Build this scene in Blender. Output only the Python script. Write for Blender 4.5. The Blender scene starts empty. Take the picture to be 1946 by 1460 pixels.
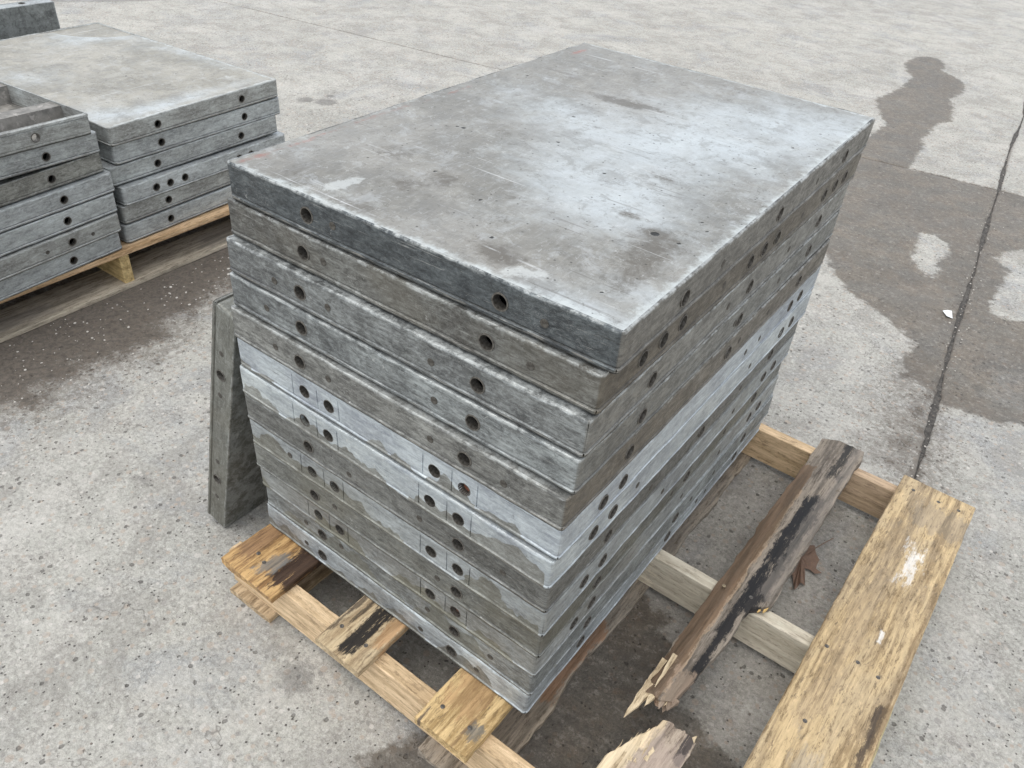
import bpy, math, random
import numpy as np
from mathutils import Matrix, Vector, noise as mn

# ------------------------------------------------------------------ camera, sky, sun, exposure
S = bpy.context.scene
C = S.collection
S.render.resolution_x, S.render.resolution_y = 1024, 768
cam_data = bpy.data.cameras.new('camera')
cam = bpy.data.objects.new('camera', cam_data); C.objects.link(cam); S.camera = cam
cam_data.sensor_width = 36; cam_data.lens = 36*1508.3/1946
cam_data.clip_start = 0.02; cam_data.clip_end = 500
CX = Vector((0.798223, 0.597837, 0.073691)); CY = -Vector((0.412155, -0.452852, -0.790603)); CZ = -Vector((-0.439281, 0.661450, -0.607878))
cam.matrix_world = Matrix(((CX.x, CY.x, CZ.x, 0.90944), (CX.y, CY.y, CZ.y, -0.59370), (CX.z, CY.z, CZ.z, 1.28427), (0, 0, 0, 1)))

W_ = bpy.data.worlds.new('World'); S.world = W_; W_.use_nodes = True
SUN_EL, SUN_AZ = 74, 195          # degrees; azimuth measured clockwise from +Y
nt = W_.node_tree; nt.nodes.clear()
sky = nt.nodes.new('ShaderNodeTexSky'); sky.sky_type = 'NISHITA'; sky.sun_disc = False
sky.sun_elevation = math.radians(SUN_EL); sky.sun_rotation = math.radians(SUN_AZ)
sky.air_density = 1.0; sky.dust_density = 1.2; sky.ozone_density = 1.0
hs = nt.nodes.new('ShaderNodeHueSaturation'); hs.inputs['Saturation'].default_value = 0.28
bg = nt.nodes.new('ShaderNodeBackground'); bg.inputs[1].default_value = 0.145
wo = nt.nodes.new('ShaderNodeOutputWorld')
nt.links.new(sky.outputs[0], hs.inputs['Color']); nt.links.new(hs.outputs[0], bg.inputs[0]); nt.links.new(bg.outputs[0], wo.inputs[0])
sd = bpy.data.lights.new('sun', 'SUN'); sd.energy = 1.0; sd.angle = math.radians(80); sd.color = (1.0, 0.97, 0.88)
sun = bpy.data.objects.new('sun', sd); C.objects.link(sun)
az, el = math.radians(SUN_AZ), math.radians(SUN_EL)
sdir = Vector((math.sin(az)*math.cos(el), math.cos(az)*math.cos(el), math.sin(el)))
sun.rotation_euler = sdir.to_track_quat('Z', 'Y').to_euler(); sun.location = (0, 0, 6)
S.view_settings.view_transform = 'Standard'; S.view_settings.look = 'None'
S.view_settings.gamma = 1; S.view_settings.use_curve_mapping = False
S.view_settings.exposure = 0.92

rng = random.Random(7)
PI = math.pi
W, D, T = 0.61, 0.9145, 0.0563
DECK = 0.118

# ------------------------------------------------------------------ helpers
def mesh_obj(name, verts, faces, mat=None, parent=None, smooth=False, mats=None, fmat=None):
    me = bpy.data.meshes.new(name); me.from_pydata([tuple(v) for v in verts], [], faces)
    for m in (mats or ([mat] if mat else [])): me.materials.append(m)
    if fmat: me.polygons.foreach_set('material_index', fmat)
    if smooth: me.polygons.foreach_set('use_smooth', [True]*len(faces))
    me.update()
    o = bpy.data.objects.new(name, me); C.objects.link(o)
    if parent: o.parent = parent
    return o
def tag(o, label=None, cat=None, group=None, kind=None):
    if label: o['label'] = label
    if cat: o['category'] = cat
    if group: o['group'] = group
    if kind: o['kind'] = kind
    return o
def empty(name, loc=(0,0,0), rot=None):
    o = bpy.data.objects.new(name, None); C.objects.link(o); o.empty_display_size = .05
    o.location = loc
    if rot: o.rotation_euler = rot
    return o
def fx(p, s, a):
    q = Vector(p)*s
    return mn.noise(q)*a

class NT:
    def __init__(s, name):
        s.m = bpy.data.materials.new(name); s.m.use_nodes = True
        s.t = s.m.node_tree; s.t.nodes.clear()
        s.out = s.n('ShaderNodeOutputMaterial'); s.b = s.n('ShaderNodeBsdfPrincipled')
        s.l(s.b.outputs[0], s.out.inputs[0])
    def n(s, t): return s.t.nodes.new(t)
    def l(s, a, b): s.t.links.new(a, b)
    def put(s, v, sock):
        if isinstance(v, bpy.types.NodeSocket): s.l(v, sock)
        elif isinstance(v, tuple) and len(v) == 3 and sock.type == 'RGBA': sock.default_value = (*v, 1)
        else: sock.default_value = v
    def coord(s, k='Object'): return s.n('ShaderNodeTexCoord').outputs[k]
    def mapping(s, v, sc=(1,1,1), loc=(0,0,0), rot=(0,0,0)):
        m = s.n('ShaderNodeMapping'); s.l(v, m.inputs[0])
        m.inputs['Scale'].default_value = sc; m.inputs['Location'].default_value = loc; m.inputs['Rotation'].default_value = rot
        return m.outputs[0]
    def noise(s, v, sc, det=4, rough=.55, dist=0):
        n = s.n('ShaderNodeTexNoise'); s.l(v, n.inputs['Vector']); n.inputs['Scale'].default_value = sc
        n.inputs['Detail'].default_value = det; n.inputs['Roughness'].default_value = rough; n.inputs['Distortion'].default_value = dist
        return n.outputs['Fac']
    def voro(s, v, sc, feat='F1', rnd=1):
        n = s.n('ShaderNodeTexVoronoi'); s.l(v, n.inputs['Vector']); n.inputs['Scale'].default_value = sc
        n.feature = feat; n.inputs['Randomness'].default_value = rnd
        return n.outputs['Distance'], (n.outputs['Color'] if feat != 'DISTANCE_TO_EDGE' else None)
    def math(s, op, a, b=0.0, c=None, clamp=False):
        n = s.n('ShaderNodeMath'); n.operation = op; n.use_clamp = clamp
        s.put(a, n.inputs[0]); s.put(b, n.inputs[1])
        if c is not None: s.put(c, n.inputs[2])
        return n.outputs[0]
    def step(s, v, lo, hi, a=0.0, b=1.0):
        n = s.n('ShaderNodeMapRange'); n.interpolation_type = 'SMOOTHSTEP'; s.put(v, n.inputs[0])
        s.put(lo, n.inputs[1]); s.put(hi, n.inputs[2])
        if lo.__class__ in (int, float) and hi.__class__ in (int, float) and lo > hi:
            n.inputs[1].default_value, n.inputs[2].default_value = hi, lo; a, b = b, a
        n.inputs[3].default_value = a; n.inputs[4].default_value = b
        return n.outputs[0]
    def mix(s, f, a, b, mode='MIX'):
        n = s.n('ShaderNodeMix'); n.data_type = 'RGBA'; n.blend_type = mode
        s.put(f, n.inputs[0]); s.put(a, n.inputs[6]); s.put(b, n.inputs[7]); return n.outputs[2]
    def sep(s, v):
        n = s.n('ShaderNodeSeparateXYZ'); s.l(v, n.inputs[0]); return n.outputs
    def attr(s, name):
        n = s.n('ShaderNodeAttribute'); n.attribute_name = name; return n.outputs['Fac']
    def bump(s, h, dist, strength=1.0, normal=None):
        n = s.n('ShaderNodeBump'); s.l(h, n.inputs['Height']); n.inputs['Distance'].default_value = dist; n.inputs['Strength'].default_value = strength
        if normal: s.l(normal, n.inputs['Normal'])
        s.l(n.outputs[0], s.b.inputs['Normal']); return n.outputs[0]
    def fin(s, col, rough=.6, metal=0.0, spec=None):
        s.put(col, s.b.inputs['Base Color']); s.put(rough, s.b.inputs['Roughness']); s.put(metal, s.b.inputs['Metallic'])
        if spec is not None: s.b.inputs['Specular IOR Level'].default_value = spec
        return s.m

# ------------------------------------------------------------------ aluminium materials
def alu(name, seed, dark=(.10,.10,.10), mid=(.22,.215,.205), light=(.42,.43,.43), amount=.5, wet=0.0, wetcol=(.11,.105,.09), tint=None, tintamt=0.0, top=False, rim=.5, bias=0.0, grit=1.0, wetx=.010, side=None, sideamt=.6):
    light = (light[0]*.99, light[1]*1.03, light[2]*1.03); mid = (mid[0]*.97, mid[1]*1.0, mid[2]*1.0)
    s = NT(name); o = s.coord(); p = s.mapping(o, loc=(seed*3.17, seed*1.31, seed*.77))
    st = s.mapping(p, sc=(1, 1, 9 if not top else 1))
    n1 = s.noise(p, 7, 6, .62, .3)
    n2 = s.noise(st, 16 if not top else 22, 6, .7, .6)
    n3 = s.noise(p, 170, 3, .6)
    n4 = s.noise(s.mapping(p, sc=(1, 1, 3)), 48, 4, .7, 2.2)
    f = s.math('ADD', s.math('MULTIPLY', n1, .55), s.math('MULTIPLY', n2, .45))
    dark = tuple(c*.80 for c in dark); mid = tuple(c*.86 for c in mid)
    col = s.mix(s.step(f, .38+bias, .54+bias), dark, mid)
    col = s.mix(s.math('MULTIPLY', s.step(f, .62-.22*amount, .74-.16*amount), .9), col, light)
    # curly scuffs and scrapes
    scuff = s.math('ABSOLUTE', s.math('SUBTRACT', n4, .5))
    scm = s.math('MULTIPLY', s.step(scuff, .012, .0), s.step(s.noise(p, 11, 3), .42, .62))
    col = s.mix(s.math('MULTIPLY', scm, .55), col, (.55,.55,.53))
    pit = s.step(s.noise(p, 85, 3, .7, .5), .66, .72)
    col = s.mix(s.math('MULTIPLY', pit, .55), col, (.07,.067,.06))
    col = s.mix(s.step(n3, .3, .7, .0, .35), col, s.mix(.5, col, light))
    hf = s.noise(s.mapping(p, sc=(1, 1, 1.6)), 32, 10, .84, .4)
    lum = s.math('ADD', s.math('MULTIPLY', hf, .6), s.math('MULTIPLY', s.noise(s.mapping(p, sc=(1, 1, 9)), 20, 9, .84, .3), .4))
    col = s.mix(s.step(lum, .505, .60, 0, .55), col, s.mix(.75, col, light)); col = s.mix(s.step(lum, .50, .41, 0, .58*grit), col, (dark[0]*.50, dark[1]*.50, dark[2]*.50))
    fl = s.noise(s.mapping(p, sc=(1, 1, 2.2), loc=(6, 2, 1)), 42, 9, .80, 1.2)
    col = s.mix(s.step(fl, .462, .446, 0, .42*grit), col, (dark[0]*.40, dark[1]*.40, dark[2]*.38)); col = s.mix(s.step(fl, .548, .566, 0, .30), col, s.mix(.9, col, (light[0]*1.1, light[1]*1.1, light[2]*1.1)))
    wsp = s.math('MULTIPLY', s.step(s.noise(s.mapping(p, sc=(1, 1, 1.3)), 75, 7, .82, .8), .60, .66), s.step(s.noise(p, 13, 3), .45, .62)); col = s.mix(s.math('MULTIPLY', wsp, .8), col, (.58,.58,.56))
    scr = s.step(s.noise(s.mapping(p, sc=(1, 1, 30)), 14, 6, .7), .62, .66); col = s.mix(s.math('MULTIPLY', scr, .45), col, (.50,.50,.48))
    scd = s.step(s.noise(s.mapping(p, sc=(1, 1, 26), loc=(4, 4, 4)), 11, 6, .7), .62, .67); col = s.mix(s.math('MULTIPLY', scd, .55), col, (.05,.048,.042))
    z = s.sep(o)[2]
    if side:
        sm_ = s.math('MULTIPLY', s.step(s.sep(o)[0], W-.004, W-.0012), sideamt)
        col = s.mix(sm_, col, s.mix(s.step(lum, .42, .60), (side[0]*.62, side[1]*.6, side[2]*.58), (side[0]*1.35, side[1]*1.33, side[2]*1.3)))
    if tintamt:
        col = s.mix(s.math('MULTIPLY', s.step(s.noise(p, 5, 4, .6), .45, .62), tintamt), col, tint)
    if not top:
        # worn brighter arris along the top, crust along the lip
        e = s.step(s.math('ADD', z, s.math('MULTIPLY', s.math('SUBTRACT', s.noise(p, 60, 3), .5), .008)), T-.0042, T-.0008)
        e2 = s.step(s.noise(p, 34, 6, .78), .42, .60)
        col = s.mix(s.math('MULTIPLY', s.math('MULTIPLY', e, e2), rim*.85), col, (.52,.54,.53))
        g = s.step(s.math('ABSOLUTE', s.math('SUBTRACT', z, .0105)), .0016, .0)
        col = s.mix(s.math('MULTIPLY', g, .55), col, (.06,.058,.05))  # groove shading deepened by a painted dark line
        seam_shade = s.step(s.math('ADD', z, s.math('MULTIPLY', s.math('SUBTRACT', s.noise(p, 40, 4), .5), .004)), .0058, .0040); col = s.mix(s.math('MULTIPLY', seam_shade, .85), col, (.035,.033,.028))  # seam shade painted along the bottom edge, together with lodged grime
        lip = s.math('MULTIPLY', s.math('MULTIPLY', s.step(z, .0095, .008), s.step(z, .0045, .006)), s.step(s.noise(st, 30, 4, .7), .5, .62))
        col = s.mix(s.math('MULTIPLY', lip, .55), col, (.42,.40,.36))
    if wet:
        w = s.noise(s.mapping(p, sc=(1, 1, .6)), 8.5, 3, .55, .4)
        w2 = s.math('ADD', s.math('MULTIPLY', s.math('SUBTRACT', w, .5), .20), wet*T)
        w2 = s.math('SUBTRACT', w2, s.math('MULTIPLY', s.step(s.sep(o)[0], W-wetx, W-wetx*.2), .05))
        w2 = s.math('ADD', w2, s.math('MULTIPLY', s.math('SUBTRACT', s.noise(p, 60, 4, .7), .5), .012))
        wm = s.step(s.math('SUBTRACT', w2, z), -.0008, .0008)
        col = s.mix(s.math('MULTIPLY', wm, s.step(lum, .62, .40, .55, .95)), col, s.mix(s.step(lum, .40, .60), wetcol, (wetcol[0]*1.7, wetcol[1]*1.7, wetcol[2]*1.6)))
    h = s.math('ADD', s.math('MULTIPLY', n3, .35), s.math('ADD', s.math('MULTIPLY', n4, .35), s.math('MULTIPLY', s.noise(p, 26, 4, .6), 1.1)))
    s.bump(h, .0022, .9)
    return s.fin(col, s.step(lum, .4, .6, .58, .36), .40)

def alu_top(name, haze, brown, smear, dots, red, base=(.29,.278,.25)):
    """large casting face: attributes painted per vertex hold oxide haze, oil stains, pin holes and red paint"""
    s = NT(name); o = s.coord(); p = o
    n1 = s.noise(p, 5, 6, .62, .4); n2 = s.noise(p, 26, 5, .7, .8); n3 = s.noise(p, 160, 3, .6)
    sa = s.noise(s.mapping(p, sc=(1, .18, 1), rot=(0, 0, .5)), 210, 7, .8, .4); sb = s.noise(s.mapping(p, sc=(.14, 1, 1), rot=(0, 0, -.35)), 190, 7, .8, .4)
    col = s.mix(s.step(n1, .32, .68), (base[0]*.60, base[1]*.60, base[2]*.58), base)
    col = s.mix(s.step(n2, .35, .75, 0, .4), col, (base[0]*1.4, base[1]*1.43, base[2]*1.45))
    hz = s.math('ADD', s.attr('haze'), s.math('MULTIPLY', s.math('SUBTRACT', s.noise(p, 10, 5, .68, .9), .5), 1.0))
    hz = s.math('ADD', hz, s.math('MULTIPLY', s.math('SUBTRACT', s.noise(p, 60, 7, .8), .5), .5)); col = s.mix(s.step(hz, -.05, .95, 0, .90), col, (.55,.595,.61)); tm = s.noise(p, 16, 9, .80, .5); col = s.mix(s.step(tm, .485, .40, 0, .42), col, (.19,.185,.17)); col = s.mix(s.step(tm, .53, .62, 0, .24), col, (.60,.63,.65))
    col = s.mix(s.math('MULTIPLY', s.step(sa, .50, .66), .16), col, (.66,.68,.69))
    col = s.mix(s.math('MULTIPLY', s.step(sb, .50, .66), .20), col, (.17,.165,.15))
    br = s.math('ADD', s.attr('brown'), s.math('MULTIPLY', s.math('SUBTRACT', s.noise(p, 38, 5, .75, .6), .5), 1.6))
    br = s.math('ADD', br, s.math('MULTIPLY', s.math('SUBTRACT', s.noise(p, 90, 7, .84, .5), .5), 1.6)); col = s.mix(s.step(br, .25, 1.0, 0, .80), col, (.115,.102,.082))
    br2 = s.step(s.noise(p, 62, 5, .75, 1.0), .60, .67)
    col = s.mix(s.math('MULTIPLY', s.math('MULTIPLY', br2, s.step(n1, .42, .6)), .6), col, (.14,.13,.11))
    sm = s.math('ADD', s.attr('smear'), s.math('MULTIPLY', s.math('SUBTRACT', s.noise(p, 45, 7, .8, .8), .5), 2.2))
    col = s.mix(s.step(sm, .45, .8, 0, .6), col, (.60,.62,.60))
    rd = s.math('ADD', s.attr('red'), s.math('MULTIPLY', s.math('SUBTRACT', s.noise(p, 55, 5, .75), .5), 1.6))
    col = s.mix(s.step(rd, .40, 1.1, 0, .6), col, (.34,.09,.06))
    for sc_, rt, ss, cc_ in ((.02, .62, 90, (.70,.71,.70)), (.03, -.55, 120, (.68,.69,.68)), (.025, 1.35, 100, (.16,.15,.135)), (.04, 2.2, 140, (.66,.67,.66)), (.03, .75, 150, (.15,.14,.125))):
        ln = s.step(s.noise(s.mapping(p, sc=(sc_, 1, 1), rot=(0, 0, rt)), ss, 3, .6), .665, .69); col = s.mix(s.math('MULTIPLY', s.math('MULTIPLY', ln, s.step(s.noise(s.mapping(p, loc=(ss, 0, 0)), 9, 3), .48, .60)), .5), col, cc_)
    fk = s.noise(p, 70, 9, .84, .8); col = s.mix(s.step(fk, .43, .41, 0, .5), col, (.13,.122,.105)); col = s.mix(s.step(fk, .58, .60, 0, .3), col, (.66,.68,.68))
    # thin curly scratches
    n4 = s.noise(p, 24, 3, .6, 2.5); sc = s.step(s.math('ABSOLUTE', s.math('SUBTRACT', n4, .5)), .007, 0)
    col = s.mix(s.math('MULTIPLY', sc, s.step(n2, .5, .65, 0, .6)), col, (.62,.63,.62))
    eg = s.math('ADD', s.attr('edge'), s.math('MULTIPLY', s.math('SUBTRACT', s.noise(p, 34, 8, .8), .5), 2.0))
    col = s.mix(s.step(eg, .45, .95, 0, .75), col, (.60,.64,.63))
    dt = s.attr('dots')
    col = s.mix(s.step(dt, .45, .6), col, (.022,.022,.02))
    spd, spc = s.voro(p, 120)
    spm = s.math('MULTIPLY', s.step(spd, .22, .14), s.step(s.sep(spc)[0], .90, .92))
    col = s.mix(s.math('MULTIPLY', spm, .8), col, (.05,.048,.04))
    h = s.math('ADD', s.math('MULTIPLY', n3, .3), s.math('ADD', s.math('MULTIPLY', n2, .8), s.math('MULTIPLY', dt, -1.5)))
    s.bump(h, .001, .7)
    return s.fin(col, s.step(n2, .3, .75, .36, .56), .38)

def steel(name, c=(.10,.095,.085), r=.5):
    s = NT(name); n = s.noise(s.coord(), 220, 4, .7)
    col = s.mix(s.step(n, .3, .7), (c[0]*.6, c[1]*.55, c[2]*.5), (c[0]*1.5, c[1]*1.45, c[2]*1.4))
    s.bump(n, .0006); return s.fin(col, r, .5)
M_bush = steel('bushing_steel', (.115,.112,.104)); M_nail = steel('nail_steel', (.11,.105,.10), .55)
M_rust = steel('rusty_steel', (.20,.075,.045), .8)
M_plug = steel('plug_metal', (.085,.082,.075), .65)
sN = NT('tray_inside'); oN = sN.coord(); nN = sN.noise(oN, 18, 5, .65)
cN = sN.mix(sN.step(nN, .35, .65), (.13,.125,.115), (.30,.285,.26)); cN = sN.mix(sN.step(sN.noise(oN, 40, 4, .7), .58, .66, 0, .7), cN, (.44,.41,.38))
sN.bump(nN, .002); M_inside = sN.fin(cN, .6, .25)

# ------------------------------------------------------------------ form panel geometry
R_DEF = .006     # rounded vertical corner
def pp(L):     # half circle free perimeter parameters for one rail: list of (s, out) from corner to corner (45 degree mitres)
    pass
def rail_mesh(name, L, holes, grooves, flip, mat, parent, place, seed, rh=.0108, R_C=.006):
    """one side rail, outer wall in local (s along, n outward, z up). place maps (s, n, z) to panel space."""
    zc = .0290; zr = [0.0009, .0034, .0085, .0105, .0125, zc-.0125, zc+.0125, T-.0032, T-.0008, T]
    on = [-.0080, .0000, .0012, -.0014, 0, 0, 0, 0, -.0006, -.0026]
    hr = [h for h in holes]
    # columns
    cols = set()
    def arc():
        out = []
        for k in range(5):
            a = PI/4*k/4; out.append((R_C - R_C*math.cos(PI/4 - a + 0)*0 - R_C*math.sin(PI/4 - a), -R_C + R_C*math.cos(PI/4 - a)))
        return out
    A = arc()                                                            # s from R(1-sin45) .. R, n from .. 0
    mids = []
    x = R_C
    marks = sorted([h-.0125 for h in hr] + [h+.0125 for h in hr])
    gm = sorted(grooves)
    special = sorted(marks + [g-.0011 for g in gm] + [g-.0007 for g in gm] + [g+.0007 for g in gm] + [g+.0011 for g in gm] + [R_C, L-R_C])
    xs = [special[0]]
    for a in special[1:]:
        gap = a - xs[-1]; inhole = any(abs((xs[-1]+a)/2 - h) < .0125 for h in hr)
        k = 1 if inhole else max(1, int(gap/.018))
        b0 = xs[-1]
        for i in range(1, k+1): xs.append(b0 + gap*i/k)
    P = [(s, n) for s, n in A[:-1]] + [(s, 0.0) for s in xs] + [(L-s, n) for s, n in reversed(A[:-1])]
    nz = len(zr); V = []; F = []
    def jit(s, n, z):
        w = place(s, n, z)
        a = fx((w[0]+seed*5, w[1], w[2]), 26, .0010) + fx((w[0], w[1]+seed*3, w[2]), 90, .0004)
        if z > T-.004 or z < .009: a += fx((w[0]+seed*5, w[1], w[2]*3), 140, .0007)
        zz = z + (fx((w[0]+seed, w[1], 3), 30, .0012) if z > T-.001 else 0)
        return place(s, n + a, zz)
    for (s, n) in P:
        g = any(abs(s-q) < .0008 for q in gm)
        for z, o in zip(zr, on):
            V.append(jit(s, n + o - (.0016 if g and .009 < z < T-.004 else 0), z))
    for i in range(len(P)-1):
        s0, s1 = P[i][0], P[i+1][0]
        for j in range(nz-1):
            hole = None
            if j == 5:
                for h in hr:
                    if abs((s0+s1)/2 - h) < .012 and s0 > h-.0127 and s1 < h+.0127: hole = h
            a, b, c, d = i*nz+j, (i+1)*nz+j, (i+1)*nz+j+1, i*nz+j+1
            if hole is None: F.append((a, b, c, d)); continue
            # circular hole in the cell, with a tunnel behind it
            N = 20; r0 = len(V); rh_k = rh*(1 + .07*mn.noise(Vector((hole*31, seed*2.3, 1))))
            for dep, rr in ((0, rh_k), (.0006, rh_k*.94), (.0062, rh_k*.94)):
                for k in range(N):
                    t = 2*PI*k/N + PI/4 + PI
                    V.append(jit(hole + rr*math.cos(t), -dep, zc + rr*math.sin(t)))
            q = N//4; cor = [a, b, c, d]
            for m in range(4):
                F.append((cor[m], cor[(m+1) % 4], r0 + (m*q+q) % N)) if False else None
                for k in range(q):
                    k0 = m*q + k; k1 = (k0+1) % N
                    if k < q//2: F.append((cor[m], r0+k1, r0+k0))
                    else: F.append((cor[(m+1) % 4], r0+k1, r0+k0))
                mid = m*q + q//2
                F.append((cor[m], cor[(m+1) % 4], r0+mid))
            for e in range(2):
                for k in range(N):
                    k1 = (k+1) % N; u = r0+e*N
                    F.append((u+k, u+k1, u+N+k1, u+N+k))
    # inner wall and closing strips
    tk = .0065; base = len(V)
    V += [place(tk*.9, -tk, .0008), place(tk*.9, -tk, T-.004), place(L-tk*.9, -tk, .0008), place(L-tk*.9, -tk, T-.004)]
    ed = [tk*.9] + [q for h in sorted(hr) for q in (h-.0125, h+.0125)] + [L-tk*.9]
    for a_, b_ in zip(ed[0::2], ed[1::2]):
        q = len(V); V += [place(a_, -tk, .0008), place(b_, -tk, .0008), place(b_, -tk, T-.004), place(a_, -tk, T-.004)]; F.append((q+3, q+2, q+1, q))
    for h in hr:
        for za, zb in ((.0008, zc-.0115), (zc+.0115, T-.004)):
            q = len(V); V += [place(h-.0125, -tk, za), place(h+.0125, -tk, za), place(h+.0125, -tk, zb), place(h-.0125, -tk, zb)]; F.append((q+3, q+2, q+1, q))
    for i in range(len(P)-1):
        s0, s1 = P[i][0], P[i+1][0]
    bot = [i*nz for i in range(len(P))]; F.append(tuple([base] + [base+2] + bot[::-1]))
    top = [i*nz+nz-1 for i in range(len(P))]; F.append(tuple(top + [base+3, base+1]))
    if flip: V = [(v[0], v[1], T-v[2]) for v in V]; F = [f[::-1] for f in F]
    return mesh_obj(name, V, F, mat, parent)

_ring = {}
def ring_mesh(r0, r1, proud, deep):
    k = (r0, r1)
    if k not in _ring:
        V = []; F = []; N = 20
        for r, d in ((r1, -.0004), (r1-.0004, proud), (r0, proud), (r0, -deep)):
            for i in range(N):
                t = 2*PI*i/N; V.append((r*math.cos(t), d, r*math.sin(t)))
        for e in range(3):
            for i in range(N): F.append((e*N+i, e*N+(i+1) % N, (e+1)*N+(i+1) % N, (e+1)*N+i))
        me = bpy.data.meshes.new('bushing'); me.from_pydata(V, [], F); _ring[k] = me
    return _ring[k]
def disc_mesh(key, r, h, mat):
    k = ('d', key)
    if k not in _ring:
        V = [(0, h, 0)]; F = []; N = 12
        for rr, d in ((r*.8, h), (r, h*.4), (r, -.001)):
            for i in range(N): t = 2*PI*i/N; V.append((rr*math.cos(t), d, rr*math.sin(t)))
        for i in range(N):
            F.append((0, 1+(i+1) % N, 1+i))
            for e in range(2): F.append((1+e*N+i, 1+e*N+(i+1) % N, 1+(e+1)*N+(i+1) % N, 1+(e+1)*N+i))
        me = bpy.data.meshes.new(key); me.from_pydata(V, [], F); me.materials.append(mat); _ring[k] = me
    return _ring[k]

SIDES = None
def make_panel(label, cat, group, M, mat, topmat, fh, rh_, gf=(), gr=(), flip=False, seed=0, w=W, d=D, plugs=(), rplugs=(), fine=False, attrs=None, bushes=True, rust=(), hid=(), bent=0, wave=1.0, rc=.006):
    root = empty('form_panel'); root.matrix_world = M
    tag(root, label, cat, group)
    places = {
        'f': (w, lambda s, n, z: (s, -n, z)),
        'r': (d, lambda s, n, z: (w+n, s, z)),
        'b': (w, lambda s, n, z: (w-s, d+n, z)),
        'l': (d, lambda s, n, z: (-n, d-s, z))}
    rot = {'f': 0, 'r': PI/2, 'b': PI, 'l': -PI/2}
    for k, (L, pl) in places.items():
        if k in hid: hl = []; gl = []
        else:
            hl = list(fh) if k in 'f' else list(rh_) if k == 'r' else [L-x for x in (fh if k == 'b' else rh_)]
            gl = list(gf) if k == 'f' else list(gr) if k == 'r' else []
        rail = rail_mesh('side_rail', L, hl, gl, flip, mat, root, pl, seed + ord(k)*.1, R_C=rc)
        zc = .029 if not flip else T-.029
        if bushes and k in 'fr':
            for h in hl:
                if gl: r0, r1 = .0098, .0112
                else: r0, r1 = .0098, .0118
                b = bpy.data.objects.new('bushing', ring_mesh(r0, r1, .0011 if not gl else .0003, .012)); C.objects.link(b)
                if not b.data.materials: b.data.materials.append(M_bush)
                b.parent = rail; b.location = pl(h, 0, zc); b.rotation_euler = (PI if False else 0, 0, rot[k] + PI)
        if k == 'f':
            for x in rust:
                b = bpy.data.objects.new('rusty_bolt', disc_mesh('rusty_bolt', .0075, .001, M_rust)); C.objects.link(b)
                b.parent = rail; b.location = pl(x, -.009, zc-.002); b.rotation_euler = (0, 0, PI)
            for x, z in plugs:
                b = bpy.data.objects.new('plug', disc_mesh('plug', .0056, .0006, M_plug)); C.objects.link(b)
                b.parent = rail; b.location = pl(x, .0001, z); b.rotation_euler = (0, 0, PI)
        if k == 'r':
            for x, z in rplugs:
                b = bpy.data.objects.new('plug', disc_mesh('plug', .0056, .0006, M_plug)); C.objects.link(b)
                b.parent = rail; b.location = pl(x, .0001, z); b.rotation_euler = (0, 0, PI/2 + PI)
    # face plate
    st = .004 if fine else .03
    nx, ny = int(w/st), int(d/st)
    inset = .0029
    xs = np.linspace(inset, w-inset, nx+1); ys = np.linspace(inset, d-inset, ny+1)
    X, Y = np.meshgrid(xs, ys)
    if fine:
        Z = np.zeros_like(X)
        for (a, b, c, f0) in ((.55, 3.1, 9.0, 1.3), (.4, 8.0, 5.0, 2.1), (.25, 17, 21, .4)): Z += a*np.sin(X*b+f0+seed)*np.sin(Y*c+f0*2)
        Z = Z*.0006*wave
        edge = np.minimum(np.minimum(X, w-X), np.minimum(Y, d-Y)); Z = Z*np.clip(edge/.02, 0, 1)
        for (bx, by, br, bz) in (attrs or {}).get('dent', []): Z -= bz*np.exp(-((X-bx)**2+(Y-by)**2)/br**2)
    else: Z = np.zeros_like(X)
    z0 = T
    VX, VY, VZ = X.ravel(), Y.ravel(), (Z + z0).ravel()
    eps = .0002
    V = [(a, b, c - eps) for a, b, c in zip(VX, VY, VZ)]
    n1 = nx+1
    F = [(j*n1+i, j*n1+i+1, (j+1)*n1+i+1, (j+1)*n1+i) for j in range(ny) for i in range(nx)]
    nb = len(V)
    V += [(inset, inset, T-.004), (w-inset, inset, T-.004), (w-inset, d-inset, T-.004), (inset, d-inset, T-.004)]
    F.append((nb+3, nb+2, nb+1, nb))
    if flip: V = [(v[0], v[1], T-v[2]) for v in V]; F = [f[::-1] for f in F]
    fp = mesh_obj('face_plate', V, F, topmat if not flip else M_inside, root, smooth=fine)
    if fine:
        me = fp.data; n = len(me.vertices)
        for nm in ('haze', 'brown', 'smear', 'red', 'edge', 'dots'):
            v = np.zeros(n, dtype=np.float32)
            x, y = VX, VY
            if nm == 'edge':
                e = np.minimum(np.minimum(x, (w-x)*.8), np.minimum(y*.8, d-y)); val = np.exp(-(e/.016))
                val = val*np.where(x < .02, .6, 1)
            elif nm == 'red':
                val = np.zeros_like(x)
                for (bx, by, rx, ry, am) in attrs.get('red', []): val = np.maximum(val, am*np.exp(-((x-bx)/rx)**2-((y-by)/ry)**2))
            elif nm == 'dots':
                val = np.zeros_like(x)
                for (bx, by, br) in attrs.get('dots', []): val = np.maximum(val, np.clip(1.3-np.hypot(x-bx, y-by)/br*.8, 0, 1))
            else:
                val = np.zeros_like(x)
                for (bx, by, rx, ry, am) in attrs.get(nm, []): val = val + am*np.exp(-((x-bx)/rx)**2-((y-by)/ry)**2)
            v[:len(x)] = val
            a = me.attributes.new(nm, 'FLOAT', 'POINT'); a.data.foreach_set('value', v)
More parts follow.
